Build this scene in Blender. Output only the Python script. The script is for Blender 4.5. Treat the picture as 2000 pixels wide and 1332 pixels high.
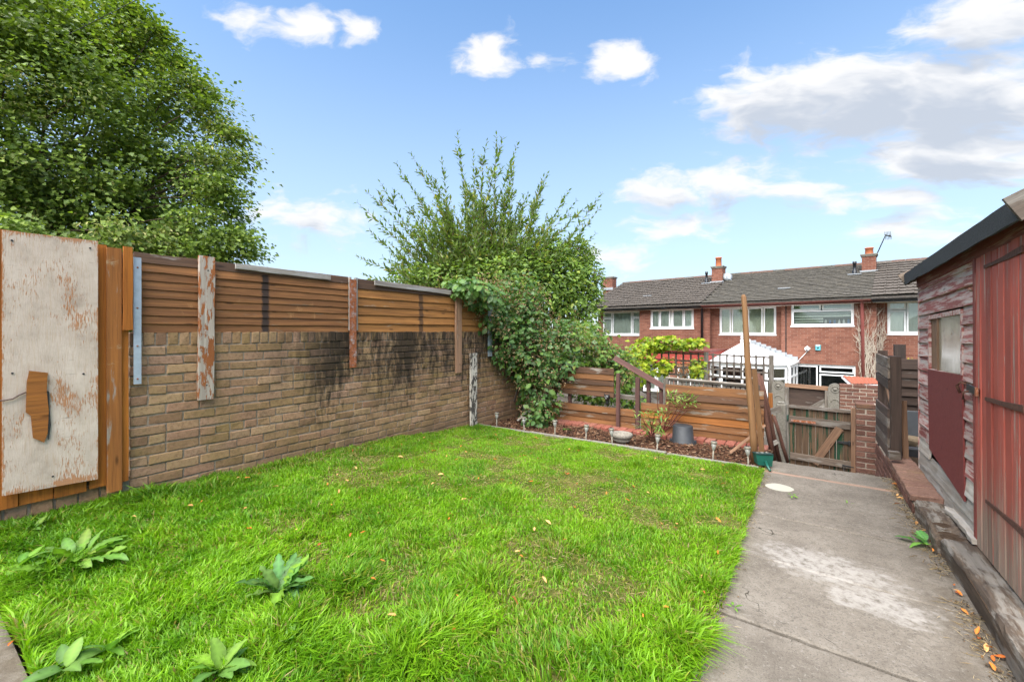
import bpy, math, random
import numpy as np
from mathutils import Vector, Matrix, Quaternion
random.seed(7)
RNG = np.random.default_rng(11)
SC = bpy.context.scene
COL = SC.collection
for _o in list(bpy.data.objects):
    bpy.data.objects.remove(_o)

# ------------------------------------------------------------------ camera
# world: x = across the garden (to the right), y = along the garden (towards the houses), z up
FPX, CX, HY, CAMZ = 850.0, 1000.0, 646.0, 1.42
YAW = math.atan(0.682)
CC, SS = math.cos(YAW), math.sin(YAW)
cam = bpy.data.cameras.new("camera")
cam.sensor_width = 36.0
cam.lens = 36.0 * FPX / 2000.0
cam.shift_y = -0.010
cam.clip_end = 2000.0
cam_o = bpy.data.objects.new("camera", cam)
COL.objects.link(cam_o)
cam_o.location = (0, 0, CAMZ)
cam_o.rotation_euler = (math.radians(90), 0, YAW)
SC.camera = cam_o

# ------------------------------------------------------------------ node helpers
def nd(nt, t, ins=None, **props):
    n = nt.nodes.new(t)
    for k, v in props.items():
        setattr(n, k, v)
    for k, v in (ins or {}).items():
        s = n.inputs[k]
        if isinstance(v, bpy.types.NodeSocket):
            nt.links.new(v, s)
        else:
            if s.type == 'RGBA' and len(v) == 3:
                v = (*v, 1.0)
            s.default_value = v
    return n

def math_(nt, op, a, b=None, c=None, clamp=False):
    ins = {0: a}
    if b is not None: ins[1] = b
    if c is not None: ins[2] = c
    n = nd(nt, 'ShaderNodeMath', ins, operation=op)
    n.use_clamp = clamp
    return n.outputs[0]

def ramp(nt, fac, stops, interp='LINEAR'):
    n = nd(nt, 'ShaderNodeValToRGB', {0: fac})
    cr = n.color_ramp
    cr.interpolation = interp
    while len(cr.elements) < len(stops):
        cr.elements.new(0.5)
    for e, (p, c) in zip(cr.elements, stops):
        e.position = p
        if isinstance(c, (int, float)): c = (c, c, c)
        e.color = (*c, 1.0) if len(c) == 3 else c
    return n.outputs[0]

def mixc(nt, fac, a, b, blend='MIX'):
    n = nd(nt, 'ShaderNodeMix', data_type='RGBA', blend_type=blend)
    for k, v in ((0, fac), (6, a), (7, b)):
        s = n.inputs[k]
        if isinstance(v, bpy.types.NodeSocket): nt.links.new(v, s)
        elif k == 0: s.default_value = v
        else: s.default_value = (*v, 1.0) if len(v) == 3 else v
    return n.outputs[2]

def noise(nt, vec, scale, detail=4.0, rough=0.55, dist=0.0):
    return nd(nt, 'ShaderNodeTexNoise', {'Vector': vec, 'Scale': scale, 'Detail': detail, 'Roughness': rough, 'Distortion': dist}).outputs[0]

def sstep(nt, v, lo, hi):
    n = nd(nt, 'ShaderNodeMapRange', {'Value': v, 'From Min': lo, 'From Max': hi, 'To Min': 0.0, 'To Max': 1.0})
    n.interpolation_type = 'SMOOTHSTEP'
    return n.outputs[0]

# ------------------------------------------------------------------ light
SUN_D = Vector((-0.05, 0.52, -0.85)).normalized()       # the way the light travels
SUN_EL = math.asin(-SUN_D.z)
SUN_ROT = math.atan2(-SUN_D.x, -SUN_D.y)
world = bpy.data.worlds.new("World")
SC.world = world
world.use_nodes = True

STREET = (0.826, 0.563)           # the clouds lie in streets parallel to this level direction
def azel(px, py):
    """a direction in the photograph's pixels -> (angle along the cloud streets, angle round them)"""
    X, Z = (px - CX) / FPX, (HY - py) / FPX
    w = Vector((CC * X - SS, SS * X + CC, Z)).normalized()
    return math.asin(w.x * STREET[0] + w.y * STREET[1]), math.atan2(w.z, -w.x * STREET[1] + w.y * STREET[0])

def build_world():
    nt = world.node_tree
    nt.nodes.clear()
    out = nd(nt, 'ShaderNodeOutputWorld')
    sky = nd(nt, 'ShaderNodeTexSky')
    sky.sky_type = 'NISHITA'
    sky.sun_disc = False
    sky.sun_elevation = SUN_EL
    sky.sun_rotation = SUN_ROT
    sky.air_density, sky.dust_density, sky.ozone_density = 1.0, 0.6, 1.6
    gen = nd(nt, 'ShaderNodeTexCoord').outputs['Generated']
    sep = nd(nt, 'ShaderNodeSeparateXYZ', {0: gen})
    el = math_(nt, 'ARCSINE', sep.outputs[2])
    az = math_(nt, 'ARCSINE', math_(nt, 'ADD', math_(nt, 'MULTIPLY', sep.outputs[0], STREET[0]), math_(nt, 'MULTIPLY', sep.outputs[1], STREET[1])))
    rnd_ = math_(nt, 'ARCTAN2', sep.outputs[2], math_(nt, 'ADD', math_(nt, 'MULTIPLY', sep.outputs[0], -STREET[1]), math_(nt, 'MULTIPLY', sep.outputs[1], STREET[0])))
    ASP = 1.95                                            # clouds are wider than tall
    elk = math_(nt, 'MULTIPLY', rnd_, ASP)
    P = nd(nt, 'ShaderNodeCombineXYZ', {0: az, 1: elk, 2: 0.0}).outputs[0]
    # (pixel x, pixel y, half width in pixels, weight)
    frame = [(490, 38, 90, .60), (600, 52, 80, .66), (690, 60, 62, .70), (425, 30, 45, .5), (950, 108, 84, .95), (1092, 124, 50, .5), (1205, 122, 85, .98),
             (1540, 205, 215, 1.0), (1700, 198, 290, 1.1), (1880, 195, 320, 1.1),
             (1880, 302, 270, 1.0), (1910, 50, 200, .88), (1300, 364, 105, .72), (1420, 360, 120, .78), (1550, 366, 110, .72),
             (1640, 396, 90, .66), (1750, 390, 100, .72), (1320, 434, 110, .66), (600, 430, 150, .60), (1760, 442, 150, .52), (1200, 500, 100, .5)]
    big = {7, 8, 9, 10, 11, 12, 13, 14, 16, 18}
    pts = []
    for px, py, hw, w in frame:
        a, e = azel(px, py)
        a2, _ = azel(px + hw, py)
        a1, _ = azel(px - hw, py)
        pts.append((a, e, abs(a2 - a1) / 2 * 1.15, w))
    rr = random.Random(5)
    for k in range(9):                                   # the same broken cloud goes on all round
        pts.append((rr.uniform(-1.25, 1.25), 0.95 + (k + rr.random()) * 2.0 / 9, 0.12 + rr.random() * .26, .7 + rr.random() * .3))
    def field(vec, only=None):
        acc = None
        for k, (a, e, r, w) in enumerate(pts):
            if only is not None and k not in only: continue
            dn = nd(nt, 'ShaderNodeVectorMath', {0: vec, 1: (a, e * ASP, 0)}, operation='DISTANCE').outputs['Value']
            v = math_(nt, 'MULTIPLY_ADD', dn, -w / r, w)
            acc = v if acc is None else math_(nt, 'MAXIMUM', acc, v)
        return acc
    warp = nd(nt, 'ShaderNodeTexNoise', {'Vector': P, 'Scale': 7.0, 'Detail': 3.0}).outputs[1]
    wv = nd(nt, 'ShaderNodeVectorMath', {0: warp, 1: (.5, .5, .5)}, operation='SUBTRACT').outputs[0]
    wv = nd(nt, 'ShaderNodeVectorMath', {0: wv, 'Scale': .13}, operation='SCALE').outputs[0]
    PW = nd(nt, 'ShaderNodeVectorMath', {0: P, 1: wv}, operation='ADD').outputs[0]
    PU = nd(nt, 'ShaderNodeVectorMath', {0: PW, 1: (0, .085, 0)}, operation='ADD').outputs[0]
    n1 = noise(nt, PW, 13.0, 6.0, .58)
    n2 = noise(nt, PU, 15.0, 3.0, .55)
    d1 = math_(nt, 'ADD', field(PW), math_(nt, 'MULTIPLY_ADD', n1, 1.35, -.66))
    d2 = math_(nt, 'ADD', field(PU, big | set(range(21, 30))), math_(nt, 'MULTIPLY_ADD', n2, 1.1, -.55))
    cov = sstep(nt, d1, .12, .58)
    cov = math_(nt, 'MULTIPLY', cov, sstep(nt, el, .02, .10))
    under = sstep(nt, d2, .10, .85)
    ccol = mixc(nt, under, (4.7, 4.65, 4.6), (2.75, 2.98, 3.38))
    # thin milky veil near the skyline, as over any town
    veil = math_(nt, 'MULTIPLY', sstep(nt, el, .74, .0), .70)
    skyc = mixc(nt, 1.0, sky.outputs[0], (1.07, 1.29, 1.38), 'MULTIPLY')
    skyc = mixc(nt, veil, skyc, (3.15, 3.60, 4.20))
    allc = mixc(nt, math_(nt, 'MULTIPLY', cov, .93), skyc, ccol)
    bg = nd(nt, 'ShaderNodeBackground', {'Color': allc, 'Strength': 0.080})
    nt.links.new(bg.outputs[0], out.inputs[0])
    world.cycles.sampling_method = 'MANUAL'
    world.cycles.sample_map_resolution = 512
build_world()
sun = bpy.data.lights.new("sun", 'SUN')
sun.energy = 4.0
sun.angle = math.radians(76)
sun.color = (1.0, 0.95, 0.87)
sun_o = bpy.data.objects.new("sun", sun)
COL.objects.link(sun_o)
sun_o.location = (-20, -30, 50)
sun_o.rotation_euler = SUN_D.to_track_quat('-Z', 'Y').to_euler()

vs = SC.view_settings
vs.view_transform = 'Standard'
vs.look = 'None'
vs.exposure = 1.5
vs.gamma = 1.0
SC.render.engine = 'CYCLES'
SC.cycles.use_denoising = True
SC.cycles.max_bounces = 4
SC.cycles.diffuse_bounces = 3
SC.cycles.glossy_bounces = 2
SC.cycles.use_adaptive_sampling = True
SC.cycles.adaptive_threshold = 0.03
SC.cycles.transparent_max_bounces = 12
SC.cycles.caustics_reflective = False
SC.cycles.caustics_refractive = False

# ------------------------------------------------------------------ geometry helpers
def ray(px, py):
    X, Z = (px - CX) / FPX, (HY - py) / FPX
    return Vector((CC * X - SS, SS * X + CC, Z))
EYE = Vector((0, 0, CAMZ))
def onx(px, py, v):  r = ray(px, py); return EYE + r * (v / r.x)
def ony(px, py, u):  r = ray(px, py); return EYE + r * (u / r.y)
def onz(px, py, z):  r = ray(px, py); return EYE + r * ((z - CAMZ) / r.z)
def atd(px, py, d):  return EYE + ray(px, py) * d

def wm(o):
    m = o.matrix_basis.copy()
    if o.parent:
        m = wm(o.parent) @ o.matrix_parent_inverse @ m
    return m

def link(name, data, parent=None, mtx=None, local=False):
    o = bpy.data.objects.new(name, data)
    COL.objects.link(o)
    if mtx is not None:
        o.matrix_basis = mtx
    if parent is not None:
        o.parent = parent
        if not local:
            o.matrix_parent_inverse = wm(parent).inverted()
    return o

def tag(o, label=None, cat=None, group=None, kind=None):
    if label: o['label'] = label
    if cat: o['category'] = cat
    if group: o['group'] = group
    if kind: o['kind'] = kind
    return o

def thing(name, loc, label, cat, group=None, rz=0.0):
    o = link(name, None, None, Matrix.Translation(Vector(loc)) @ Matrix.Rotation(rz, 4, 'Z'))
    return tag(o, label, cat, group)

def T(*p):
    return Matrix.Translation(Vector(p[0]) if len(p) == 1 else Vector(p))
def RZ(a): return Matrix.Rotation(a, 4, 'Z')
def RX(a): return Matrix.Rotation(a, 4, 'X')
def RY(a): return Matrix.Rotation(a, 4, 'Y')

class MB:
    def __init__(s): s.v = []; s.f = []
    def add(s, vs_, fs_, mtx=None):
        b = len(s.v)
        if mtx is not None: vs_ = [mtx @ Vector(p) for p in vs_]
        s.v += [tuple(p) for p in vs_]
        s.f += [tuple(i + b for i in f) for f in fs_]
        return s
    def box(s, x0, x1, y0, y1, z0, z1, mtx=None):
        vv = [(x0,y0,z0),(x1,y0,z0),(x1,y1,z0),(x0,y1,z0),(x0,y0,z1),(x1,y0,z1),(x1,y1,z1),(x0,y1,z1)]
        ff = [(0,3,2,1),(4,5,6,7),(0,1,5,4),(1,2,6,5),(2,3,7,6),(3,0,4,7)]
        return s.add(vv, ff, mtx)
    def cbox(s, sx, sy, sz, c, mtx=None, jit=0.0, rnd=random):
        """chamfered box centred on the origin"""
        vv, idx = [], {}
        h = (sx / 2, sy / 2, sz / 2)
        for ix in (-1, 1):
            for iy in (-1, 1):
                for iz in (-1, 1):
                    j = [rnd.uniform(-jit, jit) for _ in range(3)]
                    for ax in range(3):
                        p = [ix * (h[0] - (c if ax != 0 else 0)) + j[0], iy * (h[1] - (c if ax != 1 else 0)) + j[1], iz * (h[2] - (c if ax != 2 else 0)) + j[2]]
                        idx[(ix, iy, iz, ax)] = len(vv); vv.append(p)
        ff = []
        def face(keys, nrm):
            ids = [idx[k] for k in keys]
            a, b, d = (Vector(vv[ids[0]]), Vector(vv[ids[1]]), Vector(vv[ids[2]]))
            if (b - a).cross(d - a).dot(Vector(nrm)) < 0: ids = ids[::-1]
            ff.append(tuple(ids))
        for ax in range(3):
            o1, o2 = [a for a in range(3) if a != ax]
            for sgn in (-1, 1):
                ks = []
                for a, b in ((-1, -1), (1, -1), (1, 1), (-1, 1)):
                    k = [0, 0, 0]; k[ax] = sgn; k[o1] = a; k[o2] = b
                    ks.append((*k, ax))
                n = [0, 0, 0]; n[ax] = sgn
                face(ks, n)
            for a in (-1, 1):
                for b in (-1, 1):
                    k0 = [0, 0, 0]; k1 = [0, 0, 0]
                    k0[o1] = k1[o1] = a; k0[o2] = k1[o2] = b; k0[ax] = -1; k1[ax] = 1
                    n = [0, 0, 0]; n[o1] = a; n[o2] = b
                    face([(*k0, o1), (*k1, o1), (*k1, o2), (*k0, o2)], n)
        for ix in (-1, 1):
            for iy in (-1, 1):
                for iz in (-1, 1):
                    face([(ix, iy, iz, 0), (ix, iy, iz, 1), (ix, iy, iz, 2)], (ix, iy, iz))
        return s.add(vv, ff, mtx)
    def tube(s, pts, rad, n=8, cap=True):
        pts = [Vector(p) for p in pts]
        if not hasattr(rad, '__len__'): rad = [rad] * len(pts)
        rings = []; up = Vector((0, 0, 1))
        for i, p in enumerate(pts):
            t = (pts[min(i + 1, len(pts) - 1)] - pts[max(i - 1, 0)])
            t = t.normalized() if t.length > 1e-9 else Vector((0, 0, 1))
            a = t.cross(up if abs(t.dot(up)) < .95 else Vector((1, 0, 0))).normalized()
            b = t.cross(a)
            base = len(s.v)
            for k in range(n):
                w = 2 * math.pi * k / n
                s.v.append(tuple(p + (a * math.cos(w) + b * math.sin(w)) * rad[i]))
            rings.append(base)
        for r0, r1 in zip(rings, rings[1:]):
            for k in range(n):
                k2 = (k + 1) % n
                s.f.append((r0 + k, r1 + k, r1 + k2, r0 + k2))
        if cap:
            s.f.append(tuple(rings[0] + k for k in range(n)))
            s.f.append(tuple(rings[-1] + k for k in reversed(range(n))))
        return s
    def lathe(s, prof, n=20, mtx=None):
        vv, ff = [], []
        for r, z in prof:
            for k in range(n):
                w = 2 * math.pi * k / n
                vv.append((r * math.cos(w), r * math.sin(w), z))
        for i in range(len(prof) - 1):
            for k in range(n):
                k2 = (k + 1) % n
                ff.append((i * n + k, i * n + k2, (i + 1) * n + k2, (i + 1) * n + k))
        return s.add(vv, ff, mtx)
    def prism(s, poly, z0, z1, mtx=None):
        n = len(poly)
        vv = [(x, y, z0) for x, y in poly] + [(x, y, z1) for x, y in poly]
        ff = [tuple(reversed(range(n))), tuple(range(n, 2 * n))]
        ff += [(i, (i + 1) % n, n + (i + 1) % n, n + i) for i in range(n)]
        return s.add(vv, ff, mtx)
    def mesh(s, name, mat, smooth=False):
        m = bpy.data.meshes.new(name)
        m.from_pydata(s.v, [], s.f)
        if smooth:
            m.polygons.foreach_set('use_smooth', [True] * len(m.polygons))
        if mat is not None: m.materials.append(mat)
        return m
    def build(s, name, mat, parent=None, mtx=None, smooth=False, local=False):
        return link(name, s.mesh(name, mat, smooth), parent, mtx, local)

def plank_mesh(name, L, W, Tk, mat, n=4, warp=.004, edge=.002, c=.002, rnd=random, taper=0.0, rag0=0.0, rag1=0.0):
    """a board: length on x (from 0), width on y, thickness on z (centred)"""
    mb = MB()
    ph = rnd.random() * 6.3; amp = rnd.uniform(-warp, warp)
    hw, ht = W / 2, Tk / 2
    c = min(c, ht * .6)
    prof = [(-hw + c, -ht), (hw - c, -ht), (hw, -ht + c), (hw, ht - c), (hw - c, ht), (-hw + c, ht), (-hw, ht - c), (-hw, -ht + c)]
    vv = []; ff = []
    for i in range(n + 1):
        t = i / n
        e0, e1 = rnd.uniform(-edge, edge), rnd.uniform(-edge, edge)
        dz = amp * math.sin(math.pi * t) + rnd.uniform(-1, 1) * warp * .2
        for y, z in prof:
            xx = t * L
            if i == 0 and rag0: xx += rnd.uniform(0, rag0)
            if i == n and rag1: xx -= rnd.uniform(0, rag1)
            vv.append((xx, y * (1 - taper * t) + (e0 if y < 0 else e1), z + dz))
    for i in range(n):
        for k in range(8):
            k2 = (k + 1) % 8
            ff.append((i * 8 + k, i * 8 + k2, (i + 1) * 8 + k2, (i + 1) * 8 + k))
    ff.append(tuple(reversed(range(8))))
    ff.append(tuple(n * 8 + k for k in range(8)))
    mb.add(vv, ff)
    return mb.mesh(name, mat)

def frame_mtx(p0, p1, nrm):
    """x along p0->p1, z towards nrm"""
    p0, p1 = Vector(p0), Vector(p1)
    x = (p1 - p0).normalized()
    z = Vector(nrm); z = (z - x * z.dot(x)).normalized()
    y = z.cross(x)
    m = Matrix(((x.x, y.x, z.x, p0.x), (x.y, y.y, z.y, p0.y), (x.z, y.z, z.z, p0.z), (0, 0, 0, 1)))
    return m

def plank(name, p0, p1, W, Tk, mat, parent=None, nrm=(0, 0, 1), local=False, **kw):
    L = (Vector(p1) - Vector(p0)).length
    me = plank_mesh(name, L, W, Tk, mat, **kw)
    return link(name, me, parent, frame_mtx(p0, p1, nrm), local)

def np_mesh(name, verts, faces, mat, col=None, smooth=False):
    """verts (N,3); faces (M,3|4) index array; col (N,3) per-vertex colour"""
    m = bpy.data.meshes.new(name)
    nv, nf, k = len(verts), len(faces), faces.shape[1]
    m.vertices.add(nv)
    m.vertices.foreach_set('co', np.ascontiguousarray(verts, dtype=np.float32).ravel())
    m.loops.add(nf * k)
    m.loops.foreach_set('vertex_index', np.ascontiguousarray(faces, dtype=np.int32).ravel())
    m.polygons.add(nf)
    m.polygons.foreach_set('loop_start', np.arange(0, nf * k, k, dtype=np.int32))
    if smooth:
        m.polygons.foreach_set('use_smooth', np.ones(nf, dtype=bool))
    m.update(calc_edges=True)
    if col is not None:
        a = m.color_attributes.new('Col', 'FLOAT_COLOR', 'POINT')
        c4 = np.ones((nv, 4), dtype=np.float32); c4[:, :3] = col
        a.data.foreach_set('color', c4.ravel())
    m.materials.append(mat)
    return m

def unit(a):
    return a / np.maximum(np.linalg.norm(a, axis=-1, keepdims=True), 1e-9)

def leaf_quads(pos, d, nrm, L, W, col, fold=.18, mid=.45):
    """one folded kite per leaf: 4 vertices, 2 triangles"""
    d = unit(d); s = unit(np.cross(d, nrm)); nn = np.cross(s, d)
    L = L[:, None]; W = W[:, None]
    base = pos; tip = pos + d * L - nn * L * .06
    m = pos + d * L * mid + nn * W * fold
    a = m + s * W * .5; b = m - s * W * .5
    cen = pos + d * L * mid - nn * W * fold * .2
    n = len(pos)
    v = np.stack([base, a, tip, b], 1).reshape(-1, 3)
    i = np.arange(n)[:, None] * 4
    f = np.concatenate([np.concatenate([i, i + 1, i + 2], 1), np.concatenate([i, i + 2, i + 3], 1)], 0)
    c = np.repeat(col, 4, axis=0)
    return v, f, c

def merge(parts):
    V, Fc, Cc, b = [], [], [], 0
    for v, f, c in parts:
        V.append(v); Fc.append(f + b); Cc.append(c); b += len(v)
    return np.concatenate(V), np.concatenate(Fc), np.concatenate(Cc)

def vnoise(x, y, seed=0):
    """smooth 2-D value noise, 0..1"""
    r = np.random.default_rng(seed).random((64, 64))
    xi, yi = np.floor(x).astype(int), np.floor(y).astype(int)
    fx, fy = x - xi, y - yi
    fx, fy = fx * fx * (3 - 2 * fx), fy * fy * (3 - 2 * fy)
    g = lambda a, b: r[a % 64, b % 64]
    return (g(xi, yi) * (1 - fx) + g(xi + 1, yi) * fx) * (1 - fy) + (g(xi, yi + 1) * (1 - fx) + g(xi + 1, yi + 1) * fx) * fy

# ------------------------------------------------------------------ materials
MATS = {}
def new_mat(name, rough=.8, spec=.3):
    m = bpy.data.materials.new(name)
    m.use_nodes = True
    nt = m.node_tree
    b = nt.nodes['Principled BSDF']
    b.inputs['Roughness'].default_value = rough
    b.inputs['Specular IOR Level'].default_value = spec
    MATS[name] = m
    return m, nt, b

def objco(nt, offset=True):
    tc = nd(nt, 'ShaderNodeTexCoord').outputs['Object']
    if not offset: return tc
    rnd = nd(nt, 'ShaderNodeObjectInfo').outputs['Random']
    o = nd(nt, 'ShaderNodeVectorMath', {0: (37.1, 17.3, 29.7), 'Scale': rnd}, operation='SCALE').outputs[0]
    return nd(nt, 'ShaderNodeVectorMath', {0: tc, 1: o}, operation='ADD').outputs[0]

def scaled(nt, vec, s):
    return nd(nt, 'ShaderNodeVectorMath', {0: vec, 1: s}, operation='MULTIPLY').outputs[0]

def bump(nt, b, h, strength=.4, dist=.01):
    n = nd(nt, 'ShaderNodeBump', {'Height': h, 'Strength': strength, 'Distance': dist})
    nt.links.new(n.outputs[0], b.inputs['Normal'])

def wood(name, light, dark, grey=None, grey_amt=.0, paint=None, paint_amt=0.0, vary=.22, rough=.75, streak=None, pscale=(4, 22, 22), under=None, foot=None):
    """board: grain on local x; optional silvered areas, flaking paint and rain streaks"""
    m, nt, b = new_mat(name, rough, .25)
    co = objco(nt)
    g = noise(nt, scaled(nt, co, (1.6, 34, 34)), 1.0, 5.0, .6, .25)
    g2 = noise(nt, scaled(nt, co, (5, 160, 160)), 1.0, 2.0, .5)
    c = ramp(nt, g, [(.30, dark), (.50, tuple((a + d_) / 2 for a, d_ in zip(light, dark))), (.68, light)])
    c = mixc(nt, math_(nt, 'MULTIPLY', sstep(nt, g2, .52, .75), .45), c, tuple(d_ * .55 for d_ in dark))
    kn = nd(nt, 'ShaderNodeTexVoronoi', {'Vector': scaled(nt, co, (2.6, 9, 9)), 'Scale': 1.0}).outputs['Distance']
    c = mixc(nt, math_(nt, 'MULTIPLY', sstep(nt, kn, .13, .04), .8), c, tuple(d_ * .4 for d_ in dark))
    if grey is not None and grey_amt > 0:
        gn = noise(nt, scaled(nt, co, (3.0, 14, 14)), 1.0, 6.0, .65)
        lo = .78 - grey_amt * .6
        gc = ramp(nt, g, [(.3, tuple(x * .62 for x in grey)), (.7, grey)])
        c = mixc(nt, sstep(nt, gn, lo, lo + .12), c, gc)
    if streak is not None:
        sn = noise(nt, scaled(nt, co, (9, 5, 5)), 1.0, 6.0, .7)
        c = mixc(nt, sstep(nt, sn, .60, .70), c, streak)
    h = math_(nt, 'MULTIPLY_ADD', g2, .5, g)
    if paint is not None:
        pn = noise(nt, scaled(nt, co, pscale), 1.0, 8.0, .68)
        lo = .80 - paint_amt * .62
        pm = sstep(nt, pn, lo, lo + .035)
        pv = noise(nt, scaled(nt, co, (3, 6, 6)), 1.0, 4.0, .6)
        pc = ramp(nt, pv, [(.3, tuple(x * .72 for x in paint)), (.7, paint)])
        if under is not None:
            pm2 = sstep(nt, pn, lo - .10, lo - .02)
            c = mixc(nt, math_(nt, 'MULTIPLY', pm2, .8), c, under)
        c = mixc(nt, pm, c, pc)
        h = math_(nt, 'MULTIPLY_ADD', pm, .8, h)
    if foot is not None:                  # paint worn off towards the ground by splashing
        raw = nd(nt, 'ShaderNodeSeparateXYZ', {0: nd(nt, 'ShaderNodeTexCoord').outputs['Object']}).outputs[0]
        fn = noise(nt, scaled(nt, co, (2, 30, 30)), 1.0, 5.0, .7)
        k = sstep(nt, math_(nt, 'MULTIPLY_ADD', math_(nt, 'SUBTRACT', fn, .5), 1.6, raw), foot[1], 0.0)
        c = mixc(nt, math_(nt, 'MULTIPLY', k, .85), c, ramp(nt, g, [(.3, tuple(x * .6 for x in foot[0])), (.7, foot[0])]))
    rnd = nd(nt, 'ShaderNodeObjectInfo').outputs['Random']
    val = math_(nt, 'MULTIPLY_ADD', rnd, vary * 2, 1 - vary)
    hs = nd(nt, 'ShaderNodeHueSaturation', {'Color': c, 'Value': val})
    nt.links.new(hs.outputs[0], b.inputs['Base Color'])
    bump(nt, b, h, .55, .004)
    return m

def plain(name, col, rough=.6, spec=.4, metal=0.0, vary=.12, nscale=18.0, bstr=.15, dirt=None, dirt_amt=.3):
    m, nt, b = new_mat(name, rough, spec)
    b.inputs['Metallic'].default_value = metal
    co = objco(nt)
    n = noise(nt, co, nscale, 5.0, .6)
    c = ramp(nt, n, [(.3, tuple(x * (1 - vary) for x in col)), (.7, tuple(min(1, x * (1 + vary)) for x in col))])
    if dirt is not None:
        dn = noise(nt, co, nscale * .35, 7.0, .68)
        lo = .75 - dirt_amt * .5
        c = mixc(nt, math_(nt, 'MULTIPLY', sstep(nt, dn, lo, lo + .2), .85), c, dirt)
    nt.links.new(c, b.inputs['Base Color'])
    if bstr: bump(nt, b, n, bstr, .004)
    return m

def leafmat(name, transl=.35, rough=.5, spec=.35):
    m = bpy.data.materials.new(name); m.use_nodes = True
    nt = m.node_tree; nt.nodes.clear()
    out = nd(nt, 'ShaderNodeOutputMaterial')
    col = nd(nt, 'ShaderNodeVertexColor', layer_name='Col').outputs[0]
    pr = nd(nt, 'ShaderNodeBsdfPrincipled', {'Base Color': col, 'Roughness': rough, 'Specular IOR Level': spec})
    tl = nd(nt, 'ShaderNodeBsdfTranslucent', {'Color': mixc(nt, 1.0, col, (1.25, 1.35, .55), 'MULTIPLY')})
    mx = nd(nt, 'ShaderNodeMixShader', {0: transl, 1: pr.outputs[0], 2: tl.outputs[0]})
    nt.links.new(mx.outputs[0], out.inputs[0])
    return m

def brickmat(name, cols, black=0.0, moss=.25, pale=.25):
    """single bricks: colour by object and by island, blooms, black rain stains that run down from the top"""
    m, nt, b = new_mat(name, .92, .12)
    geo = nd(nt, 'ShaderNodeNewGeometry')
    rnd = math_(nt, 'FRACT', math_(nt, 'ADD', nd(nt, 'ShaderNodeObjectInfo').outputs['Random'], geo.outputs['Random Per Island']))
    pos = geo.outputs['Position']
    stops = [(i / (len(cols) - 1), c) for i, c in enumerate(cols)]
    c = ramp(nt, rnd, stops)
    n = noise(nt, pos, 42.0, 6.0, .7)
    c = mixc(nt, math_(nt, 'MULTIPLY', sstep(nt, n, .42, .70), .6), c, tuple(x * .45 for x in cols[0]))
    n3 = noise(nt, pos, 17.0, 5.0, .7)
    c = mixc(nt, math_(nt, 'MULTIPLY', sstep(nt, n3, .52, .68), .45), c, tuple(min(1, x * 1.55) for x in cols[-1]))
    n2 = noise(nt, pos, 140.0, 3.0, .7)
    c = mixc(nt, math_(nt, 'MULTIPLY', sstep(nt, n2, .60, .72), .55), c, (.42, .36, .28))
    pn = noise(nt, pos, 3.2, 5.0, .65)
    c = mixc(nt, math_(nt, 'MULTIPLY', sstep(nt, pn, .62, .78), pale), c, (.46, .40, .33))
    mn = noise(nt, pos, 2.1, 5.0, .65, .4)
    c = mixc(nt, math_(nt, 'MULTIPLY', sstep(nt, mn, .5, .7), moss), c, (.17, .13, .03))
    if black:
        sp = nd(nt, 'ShaderNodeSeparateXYZ', {0: pos})
        st = noise(nt, scaled(nt, pos, (1.0, 3.3, .5)), 1.0, 5.0, .62)
        st2 = noise(nt, scaled(nt, pos, (9.0, 22, 7)), 1.0, 4.0, .65)
        zone = math_(nt, 'MULTIPLY', sstep(nt, sp.outputs[1], 1.9, 2.75), sstep(nt, sp.outputs[1], 6.4, 5.2))
        hgt = sstep(nt, sp.outputs[2], .15, 1.25)
        bn = noise(nt, scaled(nt, pos, (2, 2.6, 3.4)), 1.0, 6.0, .68)
        bb = math_(nt, 'MULTIPLY', sstep(nt, bn, .46, .66), sstep(nt, sp.outputs[1], 1.2, 2.6))
        c = mixc(nt, math_(nt, 'MULTIPLY', bb, .45), c, (.085, .056, .036))
        a = math_(nt, 'MULTIPLY_ADD', hgt, .42, st)
        a = math_(nt, 'MULTIPLY_ADD', math_(nt, 'SUBTRACT', st2, .5), .95, a)
        a = math_(nt, 'MULTIPLY', math_(nt, 'MULTIPLY', sstep(nt, a, .60, 1.0), zone), black)
        c = mixc(nt, a, c, (.022, .018, .014))
        # foot of the wall is damp and earthy
        a2 = math_(nt, 'MULTIPLY', sstep(nt, math_(nt, 'MULTIPLY_ADD', st2, .3, sp.outputs[2]), .48, .26), .5)
        c = mixc(nt, a2, c, (.16, .10, .065))
    nt.links.new(c, b.inputs['Base Color'])
    bump(nt, b, math_(nt, 'ADD', n, math_(nt, 'MULTIPLY', n2, .5)), .5, .004)
    return m

# palette of materials
M_orange = wood('orange_board', (.43, .145, .020), (.25, .080, .014), grey=(.20, .15, .10), grey_amt=.12)
M_osb = wood('rough_board', (.36, .135, .032), (.21, .078, .022), grey=(.36, .30, .24), grey_amt=.32, streak=(.36, .24, .13))
M_lapA = wood('dark_lap', (.285, .125, .044), (.140, .060, .025), grey=(.23, .175, .12), grey_amt=.30, streak=(.28, .14, .055))
M_lapB = wood('warm_lap', (.34, .150, .042), (.18, .076, .024), grey=(.38, .31, .23), grey_amt=.26)
M_lapTop = wood('dark_top_board', (.11, .06, .035), (.05, .03, .02), grey=(.24, .20, .17), grey_amt=.30)
M_silver = wood('silvered_board', (.33, .30, .26), (.17, .145, .125), grey=(.38, .355, .325), grey_amt=.5)
M_flaky = wood('flaking_batten', (.45, .39, .32), (.25, .20, .16), paint=(.30, .10, .03), paint_amt=.50, pscale=(7, 26, 26))
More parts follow.
